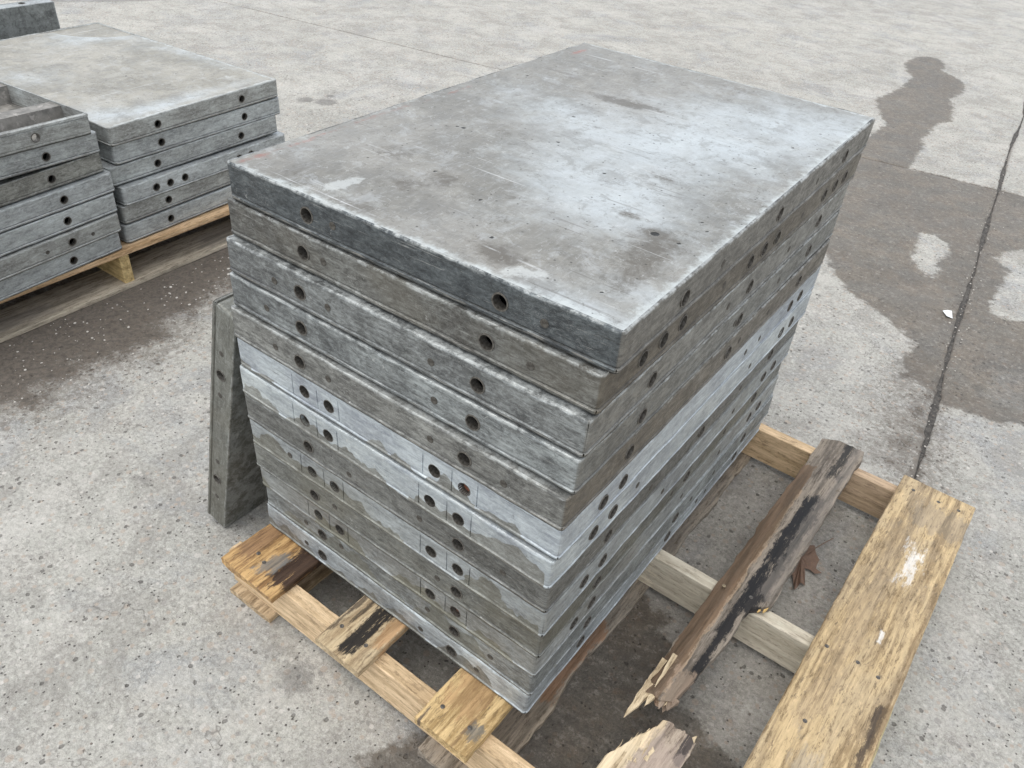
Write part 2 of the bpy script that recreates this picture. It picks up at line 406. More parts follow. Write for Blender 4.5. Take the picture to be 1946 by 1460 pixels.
    # ribs across the open back
    for yy in ((.30, .0), (.61, .0)) if d > .8 and not flip else ((.128, 1), (.36, 1), (.62, 1)):
        wd = .004 if not flip else .022
        z_a, z_b = (.006, T-.004)
        V = [(.0066, yy[0]-wd, z_a), (w-.0066, yy[0]-wd, z_a), (w-.0066, yy[0]+wd, z_a), (.0066, yy[0]+wd, z_a), (.0066, yy[0]-wd*1.2, z_b), (w-.0066, yy[0]-wd*1.2, z_b), (w-.0066, yy[0]+wd*1.2, z_b), (.0066, yy[0]+wd*1.2, z_b)]
        if flip: V = [(v[0], v[1], T-v[2]) for v in V]
        F = [(3,2,1,0),(4,5,6,7),(0,1,5,4),(1,2,6,5),(2,3,7,6),(3,0,4,7)]
        if flip: F = [f[::-1] for f in F]
        mesh_obj('rib', V, F, M_inside, root)
    return root

# ------------------------------------------------------------------ ground
O2 = np.array([.735, 3.36]); E1 = np.array([1, .135]); E1 /= np.linalg.norm(E1); E2 = np.array([-.09, 1]); E2 /= np.linalg.norm(E2)
def sdf(P, poly):
    poly = np.array(poly); n = len(poly); dmin = np.full(len(P), 1e9); ins = np.zeros(len(P), bool)
    for i in range(n):
        a, b = poly[i], poly[(i+1) % n]; e = b-a; w = P-a
        t = np.clip((w@e)/(e@e+1e-12), 0, 1); q = w - t[:, None]*e
        dmin = np.minimum(dmin, (q**2).sum(1))
        c = ((a[1] > P[:, 1]) != (b[1] > P[:, 1]))
        with np.errstate(divide='ignore', invalid='ignore'):
            xi = (b[0]-a[0])*(P[:, 1]-a[1])/(b[1]-a[1]+1e-15)+a[0]
        ins ^= c & (P[:, 0] < xi)
    return np.where(ins, 1, -1)*np.sqrt(dmin)
WET = [(-0.166,5.228),(-0.159,5.461),(-0.069,5.577),(0.012,5.49),(0.061,5.333),(0.037,5.268),(0.118,5.196),(0.191,5.12),(0.247,5.03),(0.276,4.794),(0.238,4.635),(0.301,4.479),(0.328,4.294),(0.349,4.198),(0.313,4.145),(0.297,4.045),(0.308,3.89),(0.296,3.802),(0.342,3.668),(0.36,3.31),(0.741,3.375),(0.925,3.382),(1.001,2.833),(0.927,2.788),(0.881,2.725),(0.858,2.623),(0.918,2.557),(0.919,2.404),(0.905,2.295),(0.92,2.195),(0.961,2.168),(1.021,2.195),(1.3,2.3),(1.3,1.6),(1.117,1.593),(1.063,1.554),(1.024,1.548),(0.984,1.542),(0.944,1.537),(0.901,1.544),(0.867,1.577),(0.831,1.593),(0.79,1.59),(0.781,1.651),(0.764,1.706),(0.775,1.78),(0.767,1.811),(0.737,1.834),(0.698,1.858),(0.654,1.899),(0.6,1.936),(0.544,1.949),(0.481,2.006),(0.435,2.061),(0.37,2.18),(0.194,2.265),(0.083,2.931),(0.091,3.594),(0.1,3.879),(0.046,3.971),(-0.077,4.264),(-0.045,4.441),(-0.028,4.652),(-0.037,4.923),(-0.108,5.035)]
ISL = [(0.58,2.641),(0.61,2.652),(0.638,2.656),(0.69,2.606),(0.718,2.507),(0.697,2.461),(0.692,2.405),(0.717,2.361),(0.718,2.295),(0.696,2.274),(0.664,2.325),(0.612,2.391),(0.608,2.495)]
WET2 = [(0.454,-0.22),(0.40,-0.16),(0.424,-0.099),(0.448,-0.074),(0.45,0.057),(0.45,0.322),(0.578,0.439),(0.621,0.417),(0.65,0.417),(0.668,0.377),(0.712,0.353),(0.745,0.31),(0.745,0.269),(0.8,0.263),(0.828,0.236),(0.877,0.227),(0.93,0.18),(0.9,-.3)]
DIRT = [(-1.214,-0.3),(-1.255,0.095),(-1.276,0.486),(-1.25,1.2),(-1.1,1.15),(-0.948,0.605),(-0.906,0.482),(-0.912,0.4),(-0.843,0.304),(-0.839,0.209),(-0.876,0.144),(-0.842,0.04),(-0.847,-0.048),(-0.896,-0.3)]
CDIRT = [(0.79,1.59),(0.809,1.62),(0.822,1.412),(0.832,1.277),(0.861,1.20),(0.922,1.14),(0.965,1.17),(0.945,1.315),(0.925,1.45),(0.909,1.536)]
SHADE_DAMP = [(.02,.02),(.3,-.05),(.62,-.10),(.95,.0),(.90,.30),(.96,.55),(.90,.90),(.70,.97),(.3,.9),(.05,.6)]  # outline of the pallet's shade painted on the ground, with some damp
PUD = [(.99,1.66),(1.02,1.82),(1.2,2.0),(1.3,1.9),(1.3,1.65)]
SPOTS = [(0.206,-0.134,.05,.8),(-1.968,1.948,.05,1.2),(-2.058,1.899,.04,1.2),(-2.02,2.02,.025,1.0),(-0.17,-0.167,.05,.35),(-0.118,-0.321,.09,.3),(-.06,-.13,.10,.25),(.14,-.12,.05,.5),(-.42,-.02,.03,.6)]
TL = [(-3.95,1.7),(-4.007,2.088),(-4.004,2.466),(-4.1,2.75),(-4.6,3.6),(-9,4),(-9,1)]

def ground_material():
    s = NT('worn_concrete'); o = s.coord(); P = o
    big = s.noise(P, 1.1, 5, .6, .3); med = s.noise(P, 7, 5, .62, .5); fine = s.noise(P, 330, 3, .7); gr = s.noise(P, 120, 5, .75)
    col = s.mix(s.step(big, .42, .58), (.365,.358,.322), (.44,.43,.385))
    col = s.mix(s.step(med, .46, .60, 0, .6), col, (.43,.41,.37)); m2 = s.noise(P, 19, 6, .75, .6); col = s.mix(s.step(m2, .47, .36, 0, .5), col, (.235,.215,.195)); col = s.mix(s.step(m2, .54, .66, 0, .4), col, (.56,.535,.49))
    col = s.mix(s.step(s.noise(P, 3.2, 7, .72, .8), .48, .66, 0, .7), col, (.30,.31,.315)); blotch = s.noise(s.mapping(P, loc=(9, 4, 0)), 2.1, 8, .74, .5); col = s.mix(s.step(blotch, .52, .66, 0, .45), col, (.56,.54,.50))
    col = s.mix(s.step(gr, .40, .56, .42, 0), col, (.19,.18,.165)); hf = s.noise(P, 95, 9, .84); col = s.mix(s.step(hf, .40, .50, .5, 0), col, (.155,.148,.135))
    col = s.mix(s.step(hf, .52, .62, 0, .5), col, (.66,.645,.61)); col = s.mix(s.step(fine, .50, .72, 0, .5), col, (.66,.63,.585))
    rgh = s.noise(P, 60, 7, .78, .4)
    wear = s.noise(s.mapping(P, loc=(2, 9, 0)), 5.5, 9, .80, .6); col = s.mix(s.step(wear, .475, .44, 0, .32), col, (.22,.205,.185)); col = s.mix(s.step(wear, .53, .56, 0, .28), col, (.54,.52,.475))
    # exposed aggregate: grey, tan and pale stones of two sizes
    for sc, lo, hi, am in ((42, .26, .30, .85), (80, .30, .36, 1.0)):
        dd, cc = s.voro(s.mapping(P, loc=(sc, 0, 0)), sc); r = s.sep(cc)
        sel = s.math('MULTIPLY', s.step(dd, hi, lo), s.step(r[0], .60, .62))
        sc_ = s.mix(r[1], (.20,.19,.18), (.62,.585,.54)); sc_ = s.mix(s.step(r[2], .7, .8), sc_, (.40,.33,.27))
        col = s.mix(s.math('MULTIPLY', sel, am*.62), col, sc_)
    dd, cc = s.voro(s.mapping(P, loc=(3, 7, 0)), 115); r = s.sep(cc); dd = s.math('ADD', dd, s.math('MULTIPLY', s.math('SUBTRACT', s.noise(P, 300, 2), .5), .35))
    pits = s.math('MULTIPLY', s.step(dd, .24, .16), s.step(r[0], .80, .83))
    dd3, cc3 = s.voro(s.mapping(P, loc=(8, 2, 0)), 62); r3 = s.sep(cc3); dd3 = s.math('ADD', dd3, s.math('MULTIPLY', s.math('SUBTRACT', s.noise(P, 170, 3), .5), .45)); pits3 = s.math('MULTIPLY', s.step(dd3, .30, .20), s.step(r3[0], .90, .92))
    dd2, cc2 = s.voro(s.mapping(P, loc=(1, 2, 0)), 34); r2 = s.sep(cc2)
    pits2 = s.math('MULTIPLY', s.step(s.math('ADD', dd2, s.math('MULTIPLY', s.math('SUBTRACT', gr, .5), .40)), .15, .11), s.step(r2[0], .93, .95))
    pm = s.math('MAXIMUM', s.math('MAXIMUM', pits, s.math('MULTIPLY', pits3, .75)), pits2)
    col = s.mix(s.math('MULTIPLY', pm, .85), col, (.075,.068,.06))
    
    # attributes
    edge_n = s.math('ADD', s.math('MULTIPLY', s.math('SUBTRACT', s.noise(P, 22, 6, .68), .5), .11), s.math('MULTIPLY', s.math('SUBTRACT', s.noise(P, 150, 3), .5), .02))
    wet = s.math('ADD', s.attr('wet'), edge_n)
    wm = s.step(wet, -.012, .014)
    damp_and_shade = s.math('MULTIPLY', s.step(s.noise(P, 3.1, 4, .6), .35, .65), wm)
    wcol = s.mix(.92, col, s.mix(s.step(s.noise(P, 9, 4, .6), .4, .6), (.40,.345,.29), (.34,.32,.295)), 'MULTIPLY')
    wcol = s.mix(s.math('MULTIPLY', damp_and_shade, .45), wcol, (.125,.108,.088)); wcol = s.mix(s.step(s.noise(P, 48, 8, .82), .52, .62, 0, .5), wcol, (.36,.335,.30)); wcol = s.mix(s.step(s.noise(s.mapping(P, loc=(2,2,2)), 30, 8, .82), .50, .40, 0, .5), wcol, (.085,.074,.063))
    col = s.mix(wm, col, wcol)
    shade_mask = s.step(s.math('ADD', s.attr('damp_and_shade'), s.math('MULTIPLY', s.math('SUBTRACT', s.noise(P, 6, 8, .75), .5), .45)), -.05, .06); col = s.mix(s.math('MULTIPLY', shade_mask, .42), col, s.mix(1.0, col, (.42,.37,.33), 'MULTIPLY'))  # pallet shade and some damp multiplied into the ground colour
    dn = s.math('ADD', s.math('MULTIPLY', s.math('SUBTRACT', s.noise(P, 14, 6, .75), .5), .42), s.math('MULTIPLY', s.math('SUBTRACT', gr, .5), .30))
    dm = s.math('MAXIMUM', s.step(s.math('ADD', s.attr('dirt'), dn), -.08, .045), s.math('MULTIPLY', s.step(s.math('ADD', s.attr('dirt'), s.math('MULTIPLY', s.math('SUBTRACT', rgh, .5), 1.2)), -.10, .02), .6))
    dcol = s.mix(s.step(rgh, .35, .65), (.055,.043,.033), (.125,.10,.078))
    col = s.mix(s.math('MULTIPLY', dm, .90), col, dcol)
    sp = s.step(s.math('ADD', s.attr('spot'), s.math('MULTIPLY', s.math('SUBTRACT', rgh, .5), 1.3)), .30, .75)
    col = s.mix(s.math('MULTIPLY', sp, .55), col, (.11,.105,.10))
    tl = s.attr('smoothzone'); tlm = s.step(s.math('ADD', tl, edge_n), 0, .03)
    col = s.mix(s.math('MULTIPLY', tlm, .5), col, (.36,.37,.375))
    ln = s.math('MULTIPLY', s.step(s.math('ABSOLUTE', s.math('ADD', tl, edge_n)), .05, .0), .55)
    col = s.mix(ln, col, (.15,.14,.13))
    seam = s.math('ADD', s.attr('seam'), s.math('MULTIPLY', s.math('SUBTRACT', rgh, .5), .9))
    col = s.mix(s.step(seam, .45, .95, 0, .8), col, (.16,.14,.12))
    # hairline cracks
    cw = s.noise(s.mapping(P, loc=(5.3, 1.2, 0)), 1.3, 6, .6, .2); ck = s.math('MULTIPLY', s.step(s.math('ABSOLUTE', s.math('SUBTRACT', cw, .5)), .0022, .0), s.step(s.noise(P, 2, 2), .52, .6))
    col = s.mix(s.math('MULTIPLY', ck, .6), col, (.12,.11,.10))
    rough = s.mix(wm, (.85,.85,.85), s.mix(s.step(s.math('ADD', s.attr('puddle'), edge_n), -.02, .03), (.55,.55,.55), (.05,.05,.05)))
    h = s.math('ADD', s.math('MULTIPLY', rgh, 1.0), s.math('ADD', s.math('MULTIPLY', fine, .30), s.math('MULTIPLY', pm, -1.1)))
    h = s.math('MULTIPLY', h, s.step(s.math('ADD', s.attr('puddle'), edge_n), -.02, .03, 1.0, .12))
    s.bump(h, .0048, .85)
    return s.fin(col, rough, 0.0, .45)
M_ground = ground_material()

def axis(fine, lim, far):
    v = [0, .004, .012]; 
    while v[-1] < lim: v.append(v[-1] + fine)
    while v[-1] < far: v.append(v[-1]*1.35)
    return np.array(v)
def gap1(b):   # half width of the wide joint along b
    return .0048 + .0040*math.sin(b*9.1) + .004*abs(mn.noise(Vector((b*6, 2.1, 0)))) + .0055*math.exp(-((b+1.54)/.07)**2) + mn.noise(Vector((b*40, 0, 0)))*.0022
def slab(sa, sb, fa, la, fb, lb):
    A = axis(fa, la, 40)*sa; B = axis(fb, lb, 40)*sb
    nA, nB = len(A), len(B); P = []; 
    side = 1 if sa > 0 else 2
    for j, b in enumerate(B):
        g1 = max(.002, gap1(b) + mn.noise(Vector((b*55, side*7, 0)))*.0045 + mn.noise(Vector((b*17, side*3, 5)))*.004)
        for i, a in enumerate(A):
            g2 = max(.0012, .0040 + mn.noise(Vector((a*8, 5+sb, 0)))*.002 + mn.noise(Vector((a*60, 9+sb, 0)))*.0012)
            a2 = a + sa*g1*max(0, 1-abs(a)/.15); b2 = b + sb*g2*max(0, 1-abs(b)/.15)
            wob = .018*mn.noise(Vector((b2*1.2, 0, 4)))*max(0, 1-abs(a)/1.0)
            q = O2 + E1*(a2+wob) + E2*b2
            z = mn.noise(Vector((q[0]*2.2, q[1]*2.2, 0)))*.0015
            if i == 0 or j == 0: z -= .0035
            elif i == 1 or j == 1: z -= .0008
            P.append((q[0], q[1], z))
    n0 = len(P); V = P[:]
    F = []
    for j in range(nB-1):
        for i in range(nA-1):
            f = (j*nA+i, j*nA+i+1, (j+1)*nA+i+1, (j+1)*nA+i)
            F.append(f if sa*sb > 0 else f[::-1])
    ea = len(V); V += [(P[j*nA][0], P[j*nA][1], -.03) for j in range(nB)]
    for j in range(nB-1):
        f = (j*nA, (j+1)*nA, ea+j+1, ea+j); F.append(f if sa*sb > 0 else f[::-1])
    eb = len(V); V += [(P[i][0], P[i][1], -.03) for i in range(nA)]
    for i in range(nA-1):
        f = (i+1, i, eb+i, eb+i+1); F.append(f if sa*sb > 0 else f[::-1])
    o = mesh_obj('concrete_slab', V, F, M_ground, smooth=True); tag(o, kind='structure')
    Q = np.array([(v[0], v[1]) for v in V])
    wet = np.maximum(np.minimum(sdf(Q, WET), -sdf(Q, ISL)), sdf(Q, WET2))
    dirt = np.maximum(sdf(Q, DIRT)*1.0, sdf(Q, CDIRT)-.05)
    spot = np.zeros(len(Q))
    for x, y, r, a in SPOTS: spot = np.maximum(spot, a*np.exp(-((Q[:, 0]-x)**2+(Q[:, 1]-y)**2)/r**2))
    da = np.abs((Q-O2)@np.array([1, .09])); seam = np.exp(-da/.022)*.9*(Q[:, 1] < 4.3)
    db = np.abs((Q-O2)@np.array([-.135, 1])); seam = np.maximum(seam, np.exp(-db/.010)*1.1)
    for nm, v in (('wet', wet), ('damp_and_shade', sdf(Q, SHADE_DAMP)), ('dirt', dirt), ('spot', spot), ('puddle', sdf(Q, PUD)), ('smoothzone', sdf(Q, TL)), ('seam', seam)):
        a = o.data.attributes.new(nm, 'FLOAT', 'POINT'); a.data.foreach_set('value', v.astype(np.float32))
    return o
slab(-1, -1, .022, 4.2, .022, 4.4)
slab(1, -1, .03, 1.2, .022, 4.4)
slab(-1, 1, .04, 4.8, .04, 2.6)
slab(1, 1, .04, .8, .04, 2.6)
sD = NT('packed_dirt'); nD = sD.noise(sD.coord(), 90, 6, .75); cD = sD.mix(sD.step(nD, .35, .7), (.04,.037,.034), (.13,.12,.108)); sD.bump(nD, .004); M_dirt = sD.fin(cD, .9)
V = [(-60,-60,-.035),(60,-60,-.035),(60,60,-.035),(-60,60,-.035)]
tag(mesh_obj('ground', V, [(0,1,2,3)], M_dirt), kind='structure')
def filler(name, c0, c1, hw, z, along1=True):
    V = []; F = []; n = 420
    for i in range(n+1):
        t = c0 + (c1-c0)*i/n
        wob = .018*mn.noise(Vector((t*1.2, 0, 4))) if along1 else 0
        for k, u in enumerate((-hw, -hw*.4, hw*.4, hw)):
            q = (O2 + E1*(u+wob) + E2*t) if along1 else (O2 + E1*t + E2*u)
            V.append((q[0], q[1], z + mn.noise(Vector((q[0]*60, q[1]*60, 1)))*.002))
    for i in range(n):
        for k in range(3): F.append((i*4+k, i*4+k+1, i*4+k+5, i*4+k+4))
    tag(mesh_obj(name, V, F, M_dirt, smooth=True), kind='structure')
filler('joint_filler', -6, 5, .032, -.0062); filler('joint_filler', -7, 5, .012, -.013, False)

# ------------------------------------------------------------------ front stack of thirteen panels
def MZ(x, y, z, a, ty=0): return Matrix.Translation((x, y, z)) @ Matrix.Rotation(a, 4, 'Z') @ Matrix.Rotation(ty, 4, 'Y')
FIT = [(.0195,.0104,.018),(.0087,.0093,.0074),(.0079,-.0018,.0075),(.0068,-.0044,.0052),(.0037,-.0098,-.0025),(.0029,-.0073,-.0016),(-.0008,-.0088,-.0077),(-.0024,-.0066,-.0016),(-.003,-.0045,-.0019),(-.0055,-.003,.0022),(-.0097,.0049,-.0053),(-.0121,.0116,-.0113),(-.016,.0099,-.0085)]
A2 = [.1524, .4576]; A4 = [.1524, .2040, .4065, .4580]; G4 = [.127, .180, .224, .386, .437, .480]
L3 = [.1524, .4572, .7620]; L4 = [.1016, .1524, .7640, .8150]; L9 = [.096, .147, .197, .409, .461, .512, .724, .781, .833]
x0, y0, a0 = FIT[0]
def loc0(x, y):
    dx, dy = x-x0, y-y0; c, s = math.cos(-a0), math.sin(-a0); return (dx*c-dy*s, dx*s+dy*c)
dots = [(0.401,0.355),(0.051,0.255),(0.234,0.187),(0.316,0.166),(0.333,0.161),(0.408,0.09),(0.143,0.342),(0.062,0.638),(0.076,0.645),(0.046,0.629),(0.156,0.749),(0.165,0.849),(0.207,0.875),(0.222,0.598),(0.267,0.59),(0.21,0.728),(0.456,0.797),(0.569,0.769),(0.55,0.541),(0.559,0.67),(0.494,0.264),(0.542,0.24),(0.59,0.295),(0.573,0.314),(0.579,0.239),(0.586,0.045),(0.57,0.075),(0.294,0.478),(0.379,0.563),(0.418,0.563),(0.404,0.345),(0.178,0.21),(0.15,0.555),(0.288,0.406),(0.242,0.519),(0.551,0.352),(0.555,0.166),(0.122,0.237),(0.14,0.155),(0.127,0.062)]
r5 = random.Random(5)
def bl(L, rx, ry, a): return [(*loc0(x, y), rx, ry, a) for x, y in L]
att = {
 'haze': bl([(.429,.384),(.433,.60),(.506,.75)], .15, .19, .42) + bl([(.272,.50),(.153,.541),(.50,.28),(.60,.84)], .08, .09, .35) + bl([(.608,.03),(.534,.033),(.60,.10)], .05, .03, .5) + bl([(.46,.2),(.35,.306)], .09, .07, .2),
 'brown': bl([(.151,.195),(.234,.128),(.261,.18)], .034, .03, .75) + bl([(.449,.058),(.421,.066)], .032, .02, .70) + bl([(.45,.407),(.48,.399)], .03, .016, .5) + bl([(.224,.646),(.303,.656),(.26,.65)], .045, .022, .6) + bl([(.201,.374),(.385,.616),(.256,.038),(.213,.03),(.113,.048)], .04, .025, .5) + bl([(.581,.108),(.57,.163),(.577,.243),(.55,.20)], .035, .04, .55) + bl([(.542,.242),(.494,.264)], .02, .012, 1.0) + bl([(.2,.80),(.12,.70)], .06, .05, .4),
 'smear': bl([(.179,.069),(.177,.05),(.182,.090)], .014, .018, .8) + bl([(.482,.052),(.471,.036),(.501,.060)], .014, .011, .8),
 'red': bl([(.036,.05)], .010, .05, .8) + bl([(.036,.13)], .009, .05, .75) + bl([(.03,.265)], .008, .07, .7) + bl([(.034,.40)], .007, .05, .5) + bl([(.035,.855)], .008, .035, 1.1) + bl([(.05,.05)], .03, .04, .4) + bl([(.032,.18),(.030,.33),(.033,.48)], .007, .06, .7),
 'dots': [(*loc0(x, y), r5.choice([.0016, .0022, .0032])) for x, y in dots] + [(*loc0(.545,.2405), .006), (*loc0(.154,.3445), .004)],
 'dent': []}
M_top = alu_top('oxidised_panel_face', 1, 1, 1, 1, 1)
mats = {
 'p1': alu('dark_blue_grey_alloy', 1, (.050,.056,.062), (.082,.090,.096), (.21,.225,.23), .15, rim=.9, side=(.185,.18,.165), sideamt=.9),
 'p2': alu('brown_grey_alloy', 2, (.10,.094,.085), (.175,.168,.155), (.36,.36,.34), .35, tint=(.155,.14,.11), tintamt=.35, rim=.7, side=(.125,.11,.088), sideamt=.85),
 'p3': alu('grey_alloy_a', 3, (.105,.108,.11), (.19,.192,.188), (.42,.43,.43), .42, rim=.95, side=(.225,.222,.205), sideamt=.7),
 'p4': alu('grey_alloy_b', 4, (.115,.12,.122), (.21,.216,.215), (.45,.465,.465), .5, rim=.85, side=(.185,.185,.172), sideamt=.7),
 'p5': alu('grey_alloy_c', 5, (.12,.117,.11), (.205,.20,.188), (.42,.41,.385), .4, rim=.7, side=(.16,.145,.122), sideamt=.8),
 'p6': alu('pale_chalky_alloy_a', 6, (.34,.37,.42), (.50,.53,.56), (.64,.67,.69), .6, wet=.14, wetcol=(.125,.12,.105), rim=.4, grit=.45),
 'p7': alu('pale_chalky_alloy_b', 7, (.34,.37,.41), (.48,.51,.53), (.64,.66,.66), .6, grit=.45, wet=.10, wetcol=(.13,.125,.11), rim=.6),
 'p8': alu('brown_grey_alloy_b', 8, (.11,.108,.10), (.175,.172,.162), (.30,.295,.28), .25, rim=.4),
 'p9': alu('stained_alloy', 9, (.24,.25,.26), (.36,.375,.38), (.52,.54,.55), .5, grit=.6, wet=.46, wetcol=(.12,.115,.095), tint=(.17,.16,.12), tintamt=.3, rim=.4),
 'p10': alu('olive_alloy', 10, (.12,.12,.11), (.20,.198,.182), (.33,.325,.30), .3, tint=(.15,.14,.10), tintamt=.4, rim=.4),
 'p11': alu('streaked_alloy', 11, (.20,.205,.205), (.32,.325,.32), (.50,.51,.51), .5, grit=.7, wet=.34, wetcol=(.12,.115,.09), tint=(.15,.13,.09), tintamt=.3),
 'p12': alu('grey_alloy_d', 12, (.15,.155,.15), (.25,.255,.25), (.46,.48,.48), .5, grit=.8, wetx=.10, wet=.40, wetcol=(.125,.125,.11)),
 'p13': alu('grey_alloy_e', 13, (.22,.23,.235), (.36,.37,.38), (.58,.61,.63), .55, grit=.6, wetx=.14, wet=.5, wetcol=(.125,.12,.105)),
}
GRP = 'aluminium form panels stacked on the front pallet'
LBL = ['large grey aluminium form panel lying topmost on the front stack, its stained face showing',
 'brown-grey form panel second from the top of the front stack, under the dark topmost one',
 'grey form panel third from the top of the front stack, bright worn upper edge',
 'grey form panel fourth from the top of the front stack',
 'brown-grey form panel fifth from the top of the front stack, resting on chalky panel',
 'upper of the two pale chalky form panels in the front stack',
 'lower of the two pale chalky form panels in the front stack, wet along the bottom',
 'thin looking brown-grey form panel eighth from the top, directly under the two pale chalky ones',
 'form panel ninth from the top of the front stack, pale at its left end',
 'olive stained form panel fourth from the bottom of the front stack',
 'streaked form panel third from the bottom of the front stack, paired front holes',
 'grey form panel second from the bottom of the front stack',
 'lowest form panel of the front stack, resting on the wooden deck boards']
plugs = {2: [(.19,.03),(.52,.026)], 1: [(.198,.03),(.517,.027)], 3: [(.10,.026),(.205,.028),(.385,.027)], 4: [(.08,.03),(.395,.03)], 5: [(.10,.03),(.21,.028),(.40,.028),(.52,.026)], 8: [(.242,.026),(.385,.030),(.536,.031)], 12: [(.11,.03),(.20,.034),(.40,.034),(.53,.03)], 13: [(.11,.03),(.39,.026),(.51,.028)], 10: [(.20,.034),(.42,.03)], 9: [(.10,.033)]}
for i in range(13):
    x, y, a = FIT[i]; n = i+1
    four = n in (6, 7, 9, 11)
    long = L9 if n == 2 else L4 if four else L3
    make_panel(LBL[i], 'form panel', GRP, MZ(x, y, DECK+(12-i)*T, a), mats['p%d' % n], M_top if i == 0 else mats['p%d' % n],
               A4 if four else A2, long, G4 if four else (), (), seed=n, plugs=plugs.get(n, ()), fine=(i == 0), attrs=att, rplugs=[(.06*n % .4+.2, .03), (.62, .028)],
               rust=(A4[3],) if n in (6, 11) else (), hid='bl')

# leaning panel
th = math.radians(15.3); u = Vector((math.sin(th), 0, math.cos(th))); nn = Vector((math.cos(th), 0, -math.sin(th)))
Rb = Vector((-.166, .002, .001)); org = Rb + u*W - nn*T
Ml = Matrix(((-u.x, 0, nn.x, org.x), (0, 1, 0, org.y), (-u.z, 0, nn.z, org.z), (0, 0, 0, 1)))
m_lean = alu('olive_grey_alloy', 21, (.12,.118,.10), (.19,.185,.16), (.36,.36,.34), .35, tint=(.16,.145,.11), tintamt=.3, grit=.3)
make_panel('form panel standing upright on the concrete, leaning against the left side of the front stack', 'form panel', None, Ml, m_lean, m_lean, A2, L3, seed=21, plugs=[(.10,.028),(.205,.028),(.40,.028),(.515,.03)], hid='b')

# ------------------------------------------------------------------ background stacks
lt = dict(rim=.6, grit=.6)
bgm = [alu('bg_alloy_a', 31, (.25,.245,.23), (.38,.375,.355), (.58,.59,.58), .45, **lt), alu('bg_alloy_b', 32, (.32,.33,.33), (.48,.49,.49), (.64,.66,.67), .5, **lt),
       alu('bg_alloy_c', 33, (.24,.243,.24), (.36,.365,.36), (.56,.575,.57), .4, **lt), alu('bg_alloy_d', 34, (.30,.31,.31), (.45,.46,.46), (.62,.64,.64), .5, **lt)]
M_top2 = alu_top('weathered_panel_face', 1, 1, 1, 1, 1, base=(.38,.355,.30))
KP = [(-1.167,.472,3.9),(-1.178,.478,3.4),(-1.178,.452,2.6),(-1.157,.468,3.2),(-1.167,.459,3.8),(-1.163,.451,3.6)]
KH = [A2, A2, A2, [.105, .1524, .204, .41, .4580], A2, A2]
KL = ['weathered form panel lying topmost on the right background stack, its broad face showing', 'pale form panel second from the top of the right background stack', 'form panel third from the top of the right background stack, wider than the one above',
      'form panel of the right background stack with three holes close together at left', 'form panel second from the bottom of the right background stack', 'lowest form panel of the right background stack, resting on the rear pallet']
GB = 'form panels stacked on the rear pallet'
att2 = {'haze': [(.05,.1,.12,.1,.4),(.3,.05,.3,.04,.5),(.5,.8,.15,.12,.7),(.58,.4,.05,.2,.4),(.1,.5,.08,.1,.35)], 'brown': [(.3,.3,.1,.06,.5),(.2,.5,.12,.08,.35),(.42,.5,.08,.06,.45),(.15,.28,.06,.05,.4)],
        'smear': [(.52,.12,.03,.02,.8),(.55,.78,.03,.02,.8),(.56,.20,.03,.02,.7)], 'dots': [(.3,.33,.004),(.42,.25,.003),(.2,.14,.003)], 'dent': [(.6,.9,.15,.018),(.05,.95,.2,.008)]}
for i, (x, y, a) in enumerate(KP):
    make_panel(KL[i], 'form panel', GB, MZ(x, y, DECK+(5-i)*T, PI/2+math.radians(a), math.radians((0, .25, -.2, .3, -.15, 0)[i])), bgm[(i*3+(0 if i else 2)) % 4] if i else bgm[0], M_top2 if i == 0 else bgm[1], KH[i], L3, seed=40+i, fine=(i == 0), attrs=att2, hid='b', wave=2.5, rc=.012)
MP = [(-1.150,.423,5.5),(-1.157,.437,5.8),(-1.168,.440,6.2),(-1.154,.450,5.6),(-1.151,.442,6.0),(-1.143,.435,6.2),(-1.150,.428,5.8)]
ML = ['form panel lying open side up on the left background stack, hollow ribbed back showing', 'form panel second from the top of the left background stack, dark gap below it',
      'brown-grey form panel third from the top of the left background stack', 'pale form panel fourth from the top of the left background stack', 'form panel third from the bottom of the left background stack',
      'form panel second from the bottom of the left background stack, bolt marks beside its hole', 'lowest form panel of the left background stack, resting on the rear pallet']
MM = [bgm[0], bgm[2], alu('bg_olive', 37, (.18,.175,.155), (.29,.28,.25), (.46,.455,.43), .3), bgm[1], bgm[3], bgm[0], bgm[3]]
for i, (x, y, a) in enumerate(MP):
    z = DECK+(6-i)*T
    tilt = math.radians(2.0) if i < 2 else 0
    ang = PI/2+math.radians(a)
    # reference point is the right front corner (local x = W)
    M = Matrix.Translation((x, y, z+(.001 if tilt else 0))) @ Matrix.Rotation(ang, 4, 'Z') @ Matrix.Rotation(tilt, 4, 'Y') @ Matrix.Translation((-W, 0, 0))
    make_panel(ML[i], 'form panel', GB, M, MM[i], MM[i], A2, L3, seed=60+i, flip=(i == 0), plugs=[(.385,.028),(.52,.028)] if i == 5 else [], hid='b', rc=.012)
# panel standing on edge behind the rear stacks
m_far = alu('dark_green_grey_alloy', 51, (.15,.155,.15), (.22,.225,.215), (.33,.34,.33), .25, rim=.2)
Wf = .508
uf = Vector((0, 0, 1)); nf = Vector((1, 0, 0)); of = Vector((-2.262-T, .86, Wf))
Mf = Matrix(((0, 0, 1, of.x), (0, -1, 0, of.y), (-1, 0, 0, of.z), (0, 0, 0, 1)))
Mf = Matrix.Translation((-2.262-T, .950, 0)) @ Matrix(((0, 0, 1, 0), (0, -1, 0, 0), (1, 0, 0, 0), (0, 0, 0, 1)))
make_panel('dark form panel standing upright on edge behind the right background stack, at top left', 'form panel', None, Mf, bgm[3], m_far, [.254], [.1016,.2,.4572,.7620], seed=51, w=Wf)

